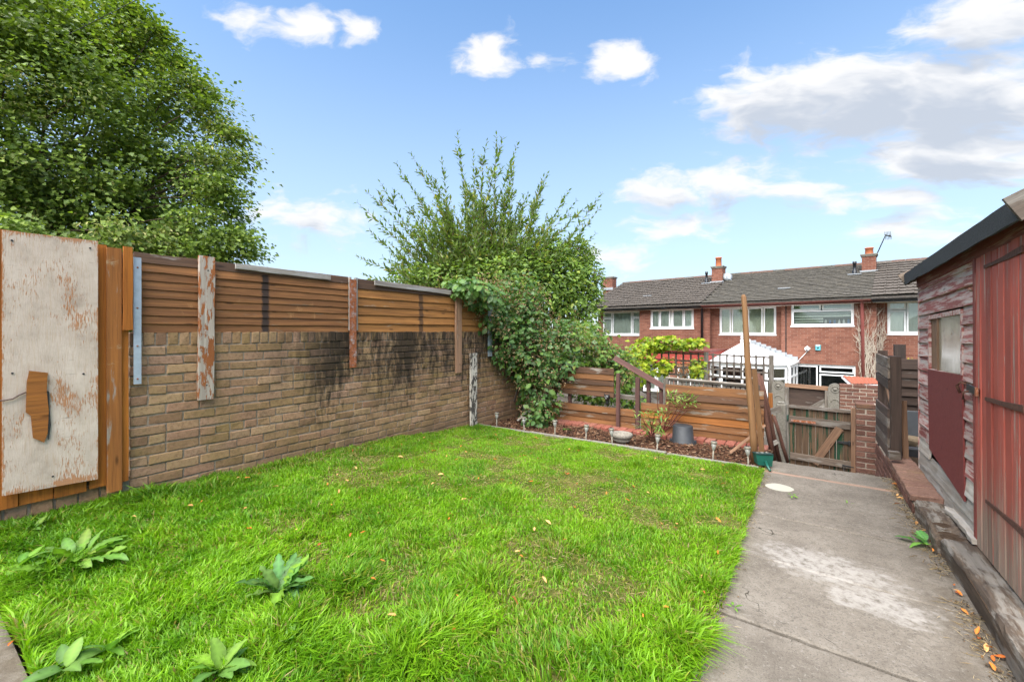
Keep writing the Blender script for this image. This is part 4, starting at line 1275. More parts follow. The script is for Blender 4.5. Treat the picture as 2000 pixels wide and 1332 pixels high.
# the other three walls
MB().box(.014, SW, .02, .035, 0, EH).build('wall', M_shedbase, shed, local=True)
g = MB()
for yy in (.036, SL - .016):
    g.add([(.014, yy, 0), (SW, yy, 0), (SW, yy, EH), (SW / 2, yy, EH + .40), (.014, yy, EH), (.014, yy + .015, 0), (SW, yy + .015, 0), (SW, yy + .015, EH), (SW / 2, yy + .015, EH + .40), (.014, yy + .015, EH)],
          [(0, 1, 2, 3, 4), (9, 8, 7, 6, 5), (0, 5, 6, 1), (1, 6, 7, 2), (4, 9, 5, 0)])
g.build('gable', M_shedbase, shed, local=True)
MB().box(SW - .001, SW + .014, .03, SL, 0, EH).build('back_wall', M_shedbase, shed, local=True)
MB().box(.02, SW, .05, SL - .05, -.05, .02).build('shed_floor', M_shedbase, shed, local=True)
for i in range(14):                           # board ends on the far corner
    lp('board', (.0, SL + .004, .06 + i * cov), (SW, SL + .004, .06 + i * cov), cov * 1.08, .014, M_shedboard, (0, 1, .12), n=2)
lp('corner_post', (-.006, SL - .008, 0), (-.006, SL - .008, EH), .022, .02, M_shedboard, (-1, 0, 0))
# roof
rf = MB(); ov = .085; rise = .42; hw = SW / 2
ez = EH + .03; az_ = EH + .076 + rise
y0, y1 = -.12, SL + .10
prof = [(-ov - .012, ez - .075), (-ov - .014, ez + .030), (hw, az_ + .030), (SW + ov + .014, ez + .030), (SW + ov + .012, ez - .075), (SW + ov, ez - .075), (SW + ov, ez), (hw, az_), (-ov, ez), (-ov, ez - .075)]
n = 18; rr = random.Random(4)
for i in range(n + 1):
    y = y0 + (y1 - y0) * i / n
    for k, (x, z) in enumerate(prof):
        j = rr.uniform(-.006, .006) if k in (0, 9) else rr.uniform(-.002, .002)
        rf.v.append((x, y, z + j))
for i in range(n):
    for k in range(10):
        k2 = (k + 1) % 10
        rf.f.append((i * 10 + k, i * 10 + k2, (i + 1) * 10 + k2, (i + 1) * 10 + k))
rf.f.append(tuple(reversed(range(10)))); rf.f.append(tuple(n * 10 + k for k in range(10)))
rf.build('roof', M_felt, shed, local=True)
for yy, nn in ((y0 - .012, -1), (y1 + .012, 1)):
    for s in (0, 1):
        a_ = Vector((-ov - .03, yy, ez - .03)) if s == 0 else Vector((SW + ov + .03, yy, ez - .03))
        lp('bargeboard', a_, Vector((hw, yy, az_ - .01)), .12, .02, M_gaterail, (0, nn, 0), n=4)
# window
wn = MB()
for a_ in ((wy0 - .005, wy1 + .005, wz1 - .012, wz1 + .022), (wy0 - .005, wy1 + .005, wz0 - .02, wz0 + .012)):
    wn.box(-.020, .0, a_[0], a_[1], a_[2], a_[3])
for yy in (wy0, wy1):
    wn.box(-.018, .0, yy - .018, yy + .018, wz0 + .013, wz1 - .013)
win = wn.build('window', M_shedboard, shed, local=True)
m, nt, b = new_mat('dirty_pane', .22, .5)
co = objco(nt, False); nn = noise(nt, scaled(nt, co, (3, 3, 2)), 2.0, 5.0, .6)
nt.links.new(ramp(nt, nn, [(.3, (.16, .145, .10)), (.6, (.27, .25, .185)), (.8, (.40, .38, .32))]), b.inputs['Base Color'])
MB().box(-.004, .002, wy0, wy1 - .30, wz0, wz1).build('pane', m, win, local=True)
lp('blind_board', (.004, wy1 - .14, wz0), (.004, wy1 - .14, wz1), .28, .01, M_brown, (-1, 0, 0), parent=win)
lp('mullion', (-.006, wy1 - .295, wz0), (-.006, wy1 - .295, wz1), .018, .018, M_brown, (-1, 0, 0), parent=win)
pm = wood('red_hardboard', (.180, .040, .035), (.140, .031, .028), grey=(.26, .15, .13), grey_amt=.14, vary=.02)
rp = MB().add([(-.022, 1.06, .20), (-.022, 2.06, .34), (-.022, 2.10, 1.005), (-.022, 1.10, 1.02), (-.012, 1.06, .20), (-.012, 2.06, .34), (-.012, 2.10, 1.005), (-.012, 1.10, 1.02)],
              [(0, 1, 2, 3)[::-1], (4, 5, 6, 7), (0, 4, 5, 1)[::-1], (1, 5, 6, 2)[::-1], (2, 6, 7, 3)[::-1], (3, 7, 4, 0)[::-1]])
rp.build('red_panel', pm, shed, local=True)['label'] = 'dark red hardboard panel under the shed window'
# door
door = link('door', MB().box(-.004, .012, .03, .80, .03, EH - .09).mesh('door', M_shedred), shed, None, True)
yy = .035; k = 0
while yy < .77:
    w = .094
    lp('door_board', (-.016, yy + w / 2, .02), (-.016, yy + w / 2, EH - .085 + random.uniform(-.004, .004)), w - .007, .018, M_sheddoor, (-1, 0, 0), parent=door, n=6, c=.004)
    yy += w; k += 1
lp('door_frame', (-.012, .812, 0), (-.012, .812, EH - .08), .045, .03, M_shedred, (-1, 0, 0))
for z, L in ((1.68, .36), (.93, .36), (.35, .36)):
    lp('hinge_strap', (-.030, .06, z), (-.030, .06 + L + .18, z - .01), .036, .006, M_rustpipe, (-1, 0, 0), parent=door, taper=.5)
lp('hasp', (-.034, .70, .945), (-.036, .92, .955), .045, .006, M_iron, (-1, 0, 0), parent=door)
MB().cbox(.014, .03, .055, .004).build('hasp_end', M_rusty, door, T(-.04, .705, .945), local=True)
MB().tube([(-.03, .92, .97), (-.06, .94, .985), (-.075, .95, .96), (-.06, .95, .915)], .008, 8).build('hook', M_rustpipe, shed, smooth=True, local=True)
MB().tube([(-.02, .88, .94), (-.06, .885, .925), (-.06, .885, .88)], .008, 8).build('hook', M_rustpipe, shed, smooth=True, local=True)
MB().lathe([(0, .03), (.012, .028), (.012, 0)], 10).build('bolt_head', M_rusty, shed, T(-.012, .86, 1.565) @ RY(math.radians(-90)), local=True)

# ================================================================== terrace of three houses
HA = math.radians(-7.7)
HO = Vector((.408, 20.24, 0))
HM = T(HO) @ RZ(HA)
HEX, HEY = Vector((math.cos(HA), math.sin(HA), 0)), Vector((-math.sin(HA), math.cos(HA), 0))
def HF(px, py, off=0.0):
    """photo pixel -> (along the facade, height) on the facade plane set back by off"""
    r_ = ray(px, py); o = EYE - HO
    s = (off - o.dot(HEY)) / r_.dot(HEY)
    p = o + r_ * s
    return p.dot(HEX), EYE.z + r_.z * s

def housebrick(name, c1, c2, mortar):
    m, nt, b = new_mat(name, .9, .12)
    co = objco(nt, False)
    s = nd(nt, 'ShaderNodeSeparateXYZ', {0: co})
    uv = nd(nt, 'ShaderNodeCombineXYZ', {0: math_(nt, 'ADD', s.outputs[0], s.outputs[1]), 1: s.outputs[2], 2: 0.0}).outputs[0]
    br = nd(nt, 'ShaderNodeTexBrick', {'Vector': uv, 'Color1': (0, 0, 0), 'Color2': (1, 1, 1), 'Mortar': (.5, .5, .5), 'Scale': 1.0, 'Mortar Size': .006, 'Mortar Smooth': .1, 'Bias': 0.0, 'Brick Width': .225, 'Row Height': .075})
    fac = br.outputs['Color']
    c = ramp(nt, fac, [(.0, c1), (.5, tuple((a_ + b2) / 2 for a_, b2 in zip(c1, c2))), (1.0, c2)])
    n = noise(nt, co, 1.1, 5.0, .6); n2 = noise(nt, co, 9.0, 4.0, .65)
    c = mixc(nt, math_(nt, 'MULTIPLY', sstep(nt, n, .45, .7), .4), c, tuple(x * .6 for x in c1))
    c = mixc(nt, math_(nt, 'MULTIPLY', sstep(nt, n2, .60, .75), .35), c, (.36, .20, .14))
    mfac = math_(nt, 'MULTIPLY', br.outputs['Fac'], math_(nt, 'MULTIPLY_ADD', n2, .9, .1))
    c = mixc(nt, mfac, c, mortar)
    nt.links.new(c, b.inputs['Base Color'])
    bump(nt, b, math_(nt, 'SUBTRACT', 1.0, br.outputs['Fac']), .5, .008)
    return m
M_hb = [housebrick('house_brick', (.165, .063, .043), (.255, .108, .072), (.28, .205, .16))]
M_rooft = plain('concrete_roof_tile', (.105, .090, .078), .95, .1, vary=.40, nscale=20, bstr=.5, dirt=(.165, .148, .125), dirt_amt=.45)
M_roofs = plain('weathered_roof_tile', (.090, .082, .070), .95, .1, vary=.5, nscale=16, bstr=.5, dirt=(.15, .130, .095), dirt_amt=.45)
M_gutb = plain('black_gutter', (.010, .011, .013), .35, .5, bstr=0)
M_gutr = plain('brown_gutter', (.14, .045, .035), .6, .3, vary=.3)
M_ridge = plain('ridge_clay', (.125, .075, .058), .95, .1, vary=.4)
M_pinkpipe = plain('pink_pipe', (.36, .11, .095), .6, .3, vary=.15)
M_pot = plain('clay_pot', (.46, .155, .075), .85, .2, vary=.15)
M_lead = plain('lead', (.30, .32, .34), .6, .4, vary=.2)
M_fasc = plain('cream_soffit', (.62, .58, .50), .7, .3, vary=.1)
M_blind = plain('pale_blind', (.78, .82, .76), .8, .2, vary=.06, nscale=30)
M_curt = plain('cream_curtain', (.80, .80, .62), .85, .1, vary=.15, nscale=20)
M_darkroom = plain('dark_interior', (.03, .035, .035), .9, .1)

def glassmat():
    m = bpy.data.materials.new('window_glass'); m.use_nodes = True
    nt = m.node_tree; nt.nodes.clear()
    out = nd(nt, 'ShaderNodeOutputMaterial')
    fr_ = nd(nt, 'ShaderNodeFresnel', {'IOR': 1.6}).outputs[0]
    tr = nd(nt, 'ShaderNodeBsdfTransparent', {'Color': (.93, .96, .94)})
    gl = nd(nt, 'ShaderNodeBsdfGlossy', {'Color': (1, 1, 1), 'Roughness': .02})
    mx = nd(nt, 'ShaderNodeMixShader', {0: math_(nt, 'MULTIPLY_ADD', fr_, 1.2, .03), 1: tr.outputs[0], 2: gl.outputs[0]})
    nt.links.new(mx.outputs[0], out.inputs[0])
    return m
M_glass = glassmat()

def wallpiece(mb, t0, t1, z0, z1, off, openings, reveal=.10):
    ts = sorted({t0, t1, *[o[0] for o in openings], *[o[1] for o in openings]})
    zs = sorted({z0, z1, *[o[2] for o in openings], *[o[3] for o in openings]})
    for a_, b2 in zip(ts, ts[1:]):
        for c_, d_ in zip(zs, zs[1:]):
            tm, zm = (a_ + b2) / 2, (c_ + d_) / 2
            if any(o[0] < tm < o[1] and o[2] < zm < o[3] for o in openings): continue
            mb.add([(a_, off, c_), (b2, off, c_), (b2, off, d_), (a_, off, d_)], [(0, 1, 2, 3)])
    for o in openings:
        a_, b2, c_, d_ = o; r_ = off + reveal
        mb.add([(a_, off, c_), (b2, off, c_), (b2, off, d_), (a_, off, d_), (a_, r_, c_), (b2, r_, c_), (b2, r_, d_), (a_, r_, d_)],
               [(0, 4, 5, 1), (1, 5, 6, 2), (2, 6, 7, 3), (3, 7, 4, 0)])

def window(root, box, off, lights, back, sill=True, backmats=None, name='window'):
    t0, t1, z0, z1 = box
    y = off + .045
    fr_ = MB(); e = .045
    fr_.box(t0, t1, y, y + .06, z0, z0 + e).box(t0, t1, y, y + .06, z1 - e, z1)
    fr_.box(t0, t0 + e, y + .001, y + .059, z0 + e, z1 - e).box(t1 - e, t1, y + .001, y + .059, z0 + e, z1 - e)
    W, H = t1 - t0, z1 - z0
    panes = []
    for a_, c_, b2, d_ in lights:
        x0, x1, y0_, y1_ = t0 + W * a_, t0 + W * b2, z0 + H * c_, z0 + H * d_
        s = .045; k = y - .012
        fr_.box(x0, x1, k, y + .05, y0_, y0_ + s).box(x0, x1, k, y + .05, y1_ - s, y1_)
        fr_.box(x0, x0 + s, k + .001, y + .049, y0_ + s, y1_ - s).box(x1 - s, x1, k + .001, y + .049, y0_ + s, y1_ - s)
        panes.append((x0 + s, x1 - s, y0_ + s, y1_ - s))
    w = fr_.build(name, M_white, root, local=True)
    for k, (x0, x1, y0_, y1_) in enumerate(panes):
        MB().box(x0, x1, y + .02, y + .026, y0_, y1_).build('pane', M_glass, w, local=True)
    if sill:
        MB().box(t0 - .02, t1 + .02, off - .03, y - .002, z0 - .05, z0 - .002).build('sill', M_white, w, local=True)
    if back == 'blind' or back == 'curtain':
        bl = MB(); nn = max(6, int(W / .09)); mat = M_blind if back == 'blind' else M_curt
        for i in range(nn):
            a_, b2 = t0 + W * i / nn, t0 + W * (i + 1) / nn
            dy = .012 if i % 2 else 0.0
            bl.add([(a_, y + .075 + dy, z0), (b2, y + .075 + .018 - dy, z0), (b2, y + .075 + .018 - dy, z1), (a_, y + .075 + dy, z1)], [(0, 1, 2, 3)])
        bl.build(back, mat, w, local=True)
    elif back == 'roller':
        for i in range(8):
            zz_ = z0 + H * (i + .5) / 8
            hh = .045
            if i > 2 or True:
                MB().box(t0 + e, t0 + W * (.52 if i < 3 else 1.0), y + .14, y + .145, zz_ - hh, zz_ + hh * .6).build('blind_slat', M_blind, w, local=True)
        rb = random.Random(2)
        for i in range(6):
            x = t0 + W * (.56 + .07 * i)
            MB().lathe([(.03, 0), (.04, .06), (.03, .12 + .05 * rb.random()), (.012, .16), (.012, .19), (0, .19)], 10).build('bottle', rb.choice([M_white, plain('blue_bottle', (.08, .2, .45), .3)]), w, T(x, y + .16, z0 + .045), True, True)
        MB().box(t0, t1, y + .7, y + .71, z0, z1).build('room', plain('grey_room', (.22, .23, .23), .9), w, local=True)
    else:
        MB().box(t0, t1, y + .6, y + .61, z0, z1).build('room', M_darkroom, w, local=True)
    return w

GZ = -2.05
RIDGE_Y, EAVE_Y = 4.0, -.38
eave_z = np.mean([HF(1460, 590, EAVE_Y)[1], HF(1250, 597, EAVE_Y)[1], HF(1690, 580, EAVE_Y)[1]])
ridge_z = np.mean([HF(1460, 536, RIDGE_Y)[1], HF(1250, 552, RIDGE_Y)[1], HF(1640, 520, RIDGE_Y)[1]])
tL = HF(1140, 606, EAVE_Y)[0] + .0
tW = HF(1168, 640, .35)[0]
tP1a, tP1b = HF(1249, 640)[0], HF(1386, 640)[0]
tM = HF(1376, 640)[0]
tP2a, tP2b = HF(1526, 640)[0], HF(1712, 640)[0]
tM2 = HF(1702, 590, EAVE_Y)[0]
tR = tM2 + 5.9
RS = math.hypot(RIDGE_Y - EAVE_Y, ridge_z - eave_z)          # slope length
RA = math.atan2(ridge_z - eave_z, RIDGE_Y - EAVE_Y)

def wbox(x0, y0, x1, y1, off):
    xm, ym = (x0 + x1) / 2, (y0 + y1) / 2
    a_, b2 = HF(x0, ym, off)[0], HF(x1, ym, off)[0]
    return (a_, b2, HF(xm, y1, off)[1], HF(xm, y0, off)[1])
W1 = wbox(1177, 609, 1250, 654, .35); W2 = wbox(1270, 604, 1355, 641, 0); W3 = wbox(1405, 600, 1516, 653, .35)
W4 = wbox(1545, 592, 1668, 636, 0); W5 = wbox(1733, 588, 1822, 652, .35)
W1 = (W1[0], tP1a - .02, W1[2], W1[3])
G4 = wbox(1547, 712, 1671, 760, 0); G4 = (G4[0], G4[1], GZ + .05, G4[3])

def house(name, label, ta, tb, pieces, tilew, tileh, tmat, gut, verge_left=False, nlim=300):
    root = link(name, None, None, HM @ T(0, 0, GZ))
    tag(root, label, 'house', 'terraced houses beyond the alley')
    inv = T(0, 0, -GZ)
    body = MB()
    for t0, t1, off, ops in pieces:
        wallpiece(body, t0, t1, GZ - .6, eave_z + .05, off, ops)
    cuts = [(p[0], p[1], p[2]) for p in pieces]
    for (a0, a1, o0), (b0, b1, o1) in zip(cuts, cuts[1:]):
        lo, hi = min(o0, o1), max(o0, o1)
        body.add([(a1, lo, GZ - .6), (a1, hi, GZ - .6), (a1, hi, eave_z + .05), (a1, lo, eave_z + .05)], [(0, 1, 2, 3)])
    t0, t1 = pieces[0][0], pieces[-1][1]
    o0, o1 = pieces[0][2], pieces[-1][2]
    Yb = 2 * RIDGE_Y
    for tt, oo in ((t0, o0), (t1, o1)):
        body.add([(tt, oo, GZ - .6), (tt, Yb, GZ - .6), (tt, Yb, eave_z), (tt, RIDGE_Y, ridge_z - .06), (tt, oo, eave_z + .05)], [(0, 1, 2, 3, 4)])
    body.add([(t0, Yb, GZ - .6), (t1, Yb, GZ - .6), (t1, Yb, eave_z), (t0, Yb, eave_z)], [(0, 1, 2, 3)])
    body.build('wall', M_hb[0], root, inv, local=True)
    # roof deck and tiles
    Ye = 2 * RIDGE_Y - EAVE_Y
    dk = MB()
    for dz in (0,):
        dk.add([(ta, EAVE_Y, eave_z), (tb, EAVE_Y, eave_z), (tb, RIDGE_Y, ridge_z), (ta, RIDGE_Y, ridge_z), (tb, Ye, eave_z), (ta, Ye, eave_z),
                (ta, EAVE_Y, eave_z - .10), (tb, EAVE_Y, eave_z - .10), (tb, RIDGE_Y, ridge_z - .12), (ta, RIDGE_Y, ridge_z - .12), (tb, Ye, eave_z - .1), (ta, Ye, eave_z - .1)],
               [(0, 1, 2, 3), (3, 2, 4, 5), (6, 9, 8, 7), (9, 11, 10, 8), (0, 6, 7, 1), (0, 3, 9, 6), (3, 5, 11, 9), (1, 7, 8, 2), (2, 8, 10, 4)])
    roof = dk.build('roof', tmat, root, inv, local=True)
    ncol, nrow = max(1, round((tb - ta) / tilew)), round(RS / tileh)
    w, h = (tb - ta) / ncol, RS / nrow
    variants = []
    rr = random.Random(int(abs(ta) * 100))
    for k in range(6):
        mb = MB(); Ln = h * 1.25
        th = .020 if tilew > .28 else .016
        if tilew > .28:          # interlocking tile with a roll at one side
            mb.box(-w / 2 + .002, w / 2 - .05, 0, Ln, 0, th).box(w / 2 - .049, w / 2 - .002, 0, Ln, 0, th + .014).box(-.025, .02, 0, Ln, th + .0005, th + .010)
        else:
            mb.box(-w / 2 + .003, w / 2 - .003, rr.uniform(-.014, .012), Ln, 0, th)
        mb.v = [(x + rr.uniform(-.002, .002), y + rr.uniform(-.004, .004), z + rr.uniform(-.002, .002)) for x, y, z in mb.v]
        variants.append(mb.mesh('tile', tmat))
    rm = T(0, EAVE_Y - .03, eave_z) @ RX(RA)
    cells = [(r_, c_) for r_ in range(nrow) for c_ in range(ncol)]
    left = MB()
    for n_, (r_, c_) in enumerate(cells):
        sh = (w / 2 if (tilew < .28 and r_ % 2) else 0.0)
        t = ta + w * (c_ + .5) + sh
        half = bool(sh) and t + w / 2 > tb + .02
        if half: t = tb - w / 4
        m = rm @ T(t, r_ * h, (.058 if tilew > .28 else .036) + rr.uniform(-.005, .005)) @ RX((-.125 if tilew > .28 else -.135) + rr.uniform(-.008, .008)) @ RY(rr.uniform(-.008, .008))
        if half: m = m @ Matrix.Diagonal((.5, 1, 1, 1))
        if n_ < nlim:
            link('tile', rr.choice(variants), roof, m, True)
        else:
            v = rr.choice(variants)
            left.add([q.co for q in v.vertices], [tuple(p.vertices) for p in v.polygons], m)
    if left.v:
        tag(left.build('tiles', tmat, roof, local=True), kind='stuff')
    nr = int((tb - ta) / .45)
    for k in range(nr):
        a_ = ta + (tb - ta) * k / nr; b2 = ta + (tb - ta) * (k + 1) / nr
        pr = [(.13 * math.cos(q), .11 * math.sin(q)) for q in np.linspace(-.2, math.pi + .2, 7)]
        mb = MB(); L = b2 - a_ - .008
        mb.v = [(a_, y + RIDGE_Y, z + ridge_z - .01) for y, z in pr] + [(a_ + L, y + RIDGE_Y, z + ridge_z - .01) for y, z in pr]
        mb.f = [(i, i + 1, i + 8, i + 7) for i in range(6)]
        mb.build('ridge_tile', M_ridge if k % 4 else tmat, roof, local=True)
    # gutter, fascia, soffit
    MB().box(ta + .02, tb - .02, EAVE_Y + .02, EAVE_Y + .05, eave_z - .20, eave_z - .102).build('fascia', gut, root, inv, local=True)
    MB().box(ta + .02, tb - .02, EAVE_Y + .052, .36, eave_z - .20, eave_z - .18).build('soffit', M_fasc, root, inv, local=True)
    g_ = MB(); pr = [(.06 * math.cos(q) + EAVE_Y - .045, .06 * math.sin(q) + eave_z - .085) for q in np.linspace(math.pi, 2 * math.pi, 8)]
    pr += [(.052 * math.cos(q) + EAVE_Y - .045, .052 * math.sin(q) + eave_z - .085) for q in np.linspace(2 * math.pi, math.pi, 8)]
    k = len(pr)
    g_.v = [(ta, y, z) for y, z in pr] + [(tb, y, z) for y, z in pr]
    g_.f = [(i, (i + 1) % k, k + (i + 1) % k, k + i) for i in range(k)] + [tuple(reversed(range(k))), tuple(range(k, 2 * k))]
    g_.build('gutter', gut, root, inv, local=True)
    return root, roof, inv

def lift(parent_inv, objs):
    for o in objs: o.matrix_basis = parent_inv @ o.matrix_basis

def chimney(roof, inv, px0, px1, pyt, yloc, pot=None, name='chimney'):
    a_, b2 = HF(px0, pyt, yloc)[0], HF(px1, pyt, yloc)[0]
    zt_ = HF((px0 + px1) / 2, pyt, yloc)[1]
    base = eave_z + (yloc - EAVE_Y) * math.tan(RA) - .3
    d = .5
    c = MB().box(a_, b2, yloc, yloc + d, base, zt_ - .10).build(name, M_hb[0], roof, local=True)
    MB().box(a_ - .03, b2 + .03, yloc - .03, yloc + d + .03, zt_ - .099, zt_ - .05).box(a_ - .05, b2 + .05, yloc - .05, yloc + d + .05, zt_ - .049, zt_).build('cap', M_stone, c, local=True)
    zb_ = eave_z + (yloc - EAVE_Y) * math.tan(RA)
    MB().box(a_ - .06, b2 + .06, yloc - .06, yloc - .004, zb_ - .05, zb_ + .10).build('flashing', M_lead, c, local=True)
    if pot:
        zp = HF((px0 + px1) / 2, pot, yloc + .2)[1]
        R_ = .14
        MB().lathe([(R_, zt_), (R_ * .92, zt_ + (zp - zt_) * .85), (R_ * 1.06, zt_ + (zp - zt_) * .87), (R_ * 1.06, zp), (R_ * .8, zp), (R_ * .8, zt_ + .1)], 18).build('chimney_pot', M_pot, c, T((a_ + b2) / 2, yloc + d / 2, 0), True, True)
    return c

def winL(root, inv, *a_, **k):
    w = window(root, *a_, **k)
    w.matrix_basis = inv
    return w

# left house
hA, rA_, iA = house('terraced_house', 'left brick terraced house with ribbed tiles and black gutter', tL, tM,
                    [(tW, tP1a, .35, [W1]), (tP1a, tM - .003, 0, [W2])], .33, .345, M_rooft, M_gutb)
winL(hA, iA, W1, .35, [(.02, .03, .24, .72), (.02, .75, .24, .98), (.26, .03, .74, .98), (.76, .03, .98, .72), (.76, .75, .98, .98)], 'blind')
winL(hA, iA, W2, 0, [(.03, .04, .22, .96), (.23, .04, .46, .96), (.52, .04, .77, .96), (.78, .04, .97, .96)], 'blind')
chimney(rA_, iA, 1177, 1196, 541, 3.0)
# middle house
hB, rB_, iB = house('terraced_house', 'middle brick terraced house with rough slates and brown gutter', tM, tM2,
                    [(tM, tP1b, 0, []), (tP1b, tP2a, .35, [W3]), (tP2a, tP2b, 0, [W4, G4])], .235, .205, M_roofs, M_gutr)
winL(hB, iB, W3, .35, [(.02, .03, .21, .97), (.23, .03, .48, .97), (.52, .03, .77, .97), (.79, .03, .98, .97)], 'curtain')
winL(hB, iB, W4, 0, [(.02, .70, .49, .97), (.51, .70, .98, .97), (.02, .03, .98, .68)], 'roller')
gH = (G4[3] - .0 - G4[2])
winL(hB, iB, G4, 0, [(.03, .02, .42, .97), (.45, .86, .98, .97), (.45, .30, .98, .83)], 'dark', sill=False, name='patio_door')
chimney(rB_, iB, 1390, 1411, 520, 2.7, 503)
chimney(rB_, iB, 1683, 1711, 496, 2.7, 484)
# right house
hC, rC_, iC = house('terraced_house', 'right brick terraced house with large worn tiles, half behind shed', tM2, tR,
                    [(tP2b, tR - .2, .35, [W5])], .36, .36, M_rooft, M_gutb)
winL(hC, iC, W5, .35, [(.03, .03, .42, .72), (.03, .75, .42, .98), (.44, .03, .97, .98)], 'blind')

def hp(px, py, off=0.0):
    t, z = HF(px, py, off)
    return Vector((t, off, z))
# pipes, vents, dish, aerial, camera, alarm
MB().tube([hp(1371, 598, -.30), hp(1371, 604, -.10), hp(1371, 700, -.08)], .05, 10).build('downpipe', M_gutb, hA, iA, True, True)
MB().tube([hp(1683, 586, -.36), hp(1684, 600, -.10), hp(1686, 735, -.08)], .055, 10).build('downpipe', M_pinkpipe, hB, iB, True, True)
MB().tube([hp(1535, 588, -.02), hp(1535, 720, -.02)], .018, 6).build('cable', M_iron, hB, iB, True, True)
def vent(roof, inv, px, py0, py1, yloc, mat, R_=.055):
    t, z1 = HF(px, py0, yloc); z0 = eave_z + (yloc - EAVE_Y) * math.tan(RA)
    o = MB().lathe([(R_ * 1.4, z0 - .1), (R_ * 1.4, z0 + (z1 - z0) * .35), (R_, z0 + (z1 - z0) * .4), (R_, z1 - .12), (R_ * 1.25, z1 - .11), (R_ * 1.25, z1), (0, z1)], 12).build('vent_pipe', mat, roof, T(t, yloc, 0), True, True)
    MB().box(t - .22, t + .22, yloc - .12, yloc + .1, z0 + .04, z0 + .075).build('flashing', M_lead, o, T(-t, -yloc, 0), local=True)
vent(rA_, iA, 1380, 531, 560, 2.6, M_gutb)
vent(rB_, iB, 1669, 511, 540, 2.4, M_gutb)
vent(rA_, iA, 1266, 579, 590, 1.0, M_lead, .07)
vent(rB_, iB, 1532, 565, 577, 1.0, M_lead, .07)
dk = thing('satellite_dish', (0, 0, 0), 'small grey satellite dish beside the middle chimney', 'satellite dish')
dk.matrix_basis = HM @ T(hp(1421, 541, 2.9))
MB().lathe([(0, .05), (.12, .035), (.22, .0), (.225, .004), (.12, .042), (0, .057)], 20).build('dish', M_lead, dk, RX(math.radians(70)) @ RY(.5), True, True)
MB().tube([(0, 0, 0), (.10, -.05, -.10), (.30, .15, -.30)], .02, 8).build('bracket', M_galv, dk, smooth=True, local=True)
MB().tube([(0, -.02, -.1), (.02, -.28, .0)], .012, 6).build('feed_arm', M_galv, dk, local=True)
ta_ = thing('tv_aerial', (0, 0, 0), 'thin bent television aerial on the right-hand chimney', 'aerial')
A0 = hp(1711, 500, 2.75)
ta_.matrix_basis = HM @ T(A0)
am = [hp(1712, 498, 2.75) - A0, hp(1729, 461, 2.75) - A0, hp(1740, 460, 2.75) - A0]
MB().tube(am, .018, 8).build('mast', M_iron, ta_, smooth=True, local=True)
MB().tube([am[1] + Vector((0, -.25, 0)), am[2] + Vector((0, .35, 0))], .02, 8).build('boom', M_iron, ta_, smooth=True, local=True)
for k in range(5):
    q = am[1].lerp(am[2], k / 4)
    MB().tube([q + Vector((-.02, 0, .16)), q + Vector((.02, 0, -.16))], .008, 6).build('element', M_iron, ta_, local=True)
sc_ = thing('security_camera', (0, 0, 0), 'white security camera on the brick facade above the patio door', 'camera')
C0 = hp(1577, 681, 0); sc_.matrix_basis = HM @ T(C0)
MB().cbox(.16, .05, .16, .02).build('base_plate', M_white, sc_, T(0, -.027, 0) @ RY(.78), local=True)
MB().lathe([(0, .10), (.05, .09), (.065, .05), (.065, 0), (0, 0)], 16).build('head', M_white, sc_, T(0, -.06, -.02) @ RX(math.radians(110)), True, True)
MB().lathe([(0, .012), (.03, .01), (.034, 0)], 12).build('lens', M_iron, sc_, T(0, -.157, -.055) @ RX(math.radians(110)), True, True)
MB().tube([Vector((0, -.02, -.1)), Vector((-.25, -.02, -.42)), hp(1556, 708, -.02) - C0], .012, 6).build('cable', M_white, sc_, smooth=True, local=True)
al = thing('alarm_box', (0, 0, 0), 'small teal and white alarm box on the brick facade', 'alarm box')
al.matrix_basis = HM @ T(hp(1598, 679, 0))
MB().cbox(.17, .06, .22, .015).build('case', plain('teal_plastic', (.12, .38, .42), .4), al, T(0, -.032, 0), local=True)
MB().cbox(.13, .02, .05, .008).build('cover', M_white, al, T(0, -.072, .085), local=True)
MB().cbox(.05, .012, .05, .006).build('emblem', M_iron, al, T(0, -.068, -.01) @ RY(.785), local=True)

# bare climber on the facade
def climber():
    t = link('bare_climber', None, None, HM @ T(hp(1700, 730, -.05)))
    tag(t, 'bare pale leafless climber stems spreading up the facade', 'climber')
    base = hp(1700, 735, -.05); mb = MB(); rr = random.Random(8)
    for k in range(46):
        tx, ty = rr.uniform(1668, 1735), rr.uniform(596, 680)
        tip = hp(tx, ty, -.05)
        pts = []
        b0 = Vector((rr.uniform(-.32, .30), 0, rr.uniform(-.6, .5)))
        d = tip - base
        for i in range(7):
            f_ = i / 6
            off = -.04 if tx < 1712 else .30 * max(0, min(1, (base.x + b0.x + (d.x - b0.x) * f_ - tP2b) / .1)) - .04
            p = b0 + Vector(((d.x - b0.x) * (f_ ** 1.6), 0, (d.z - b0.z) * f_)) + Vector((rr.uniform(-.06, .06), off + .05 - .06, rr.uniform(-.03, .03)))
            pts.append(p)
        mb.tube(pts, [.010 - .0012 * i for i in range(7)], 4, False)
        for j in range(3):
            s0 = pts[rr.randint(2, 5)]
            mb.tube([s0, s0 + Vector((rr.uniform(-.25, .25), -.01, rr.uniform(.15, .4)))], [.007, .003], 4, False)
    mb.build('stems', plain('pale_twig', (.42, .36, .29), .9, .1, vary=.2), t, local=True)
climber()

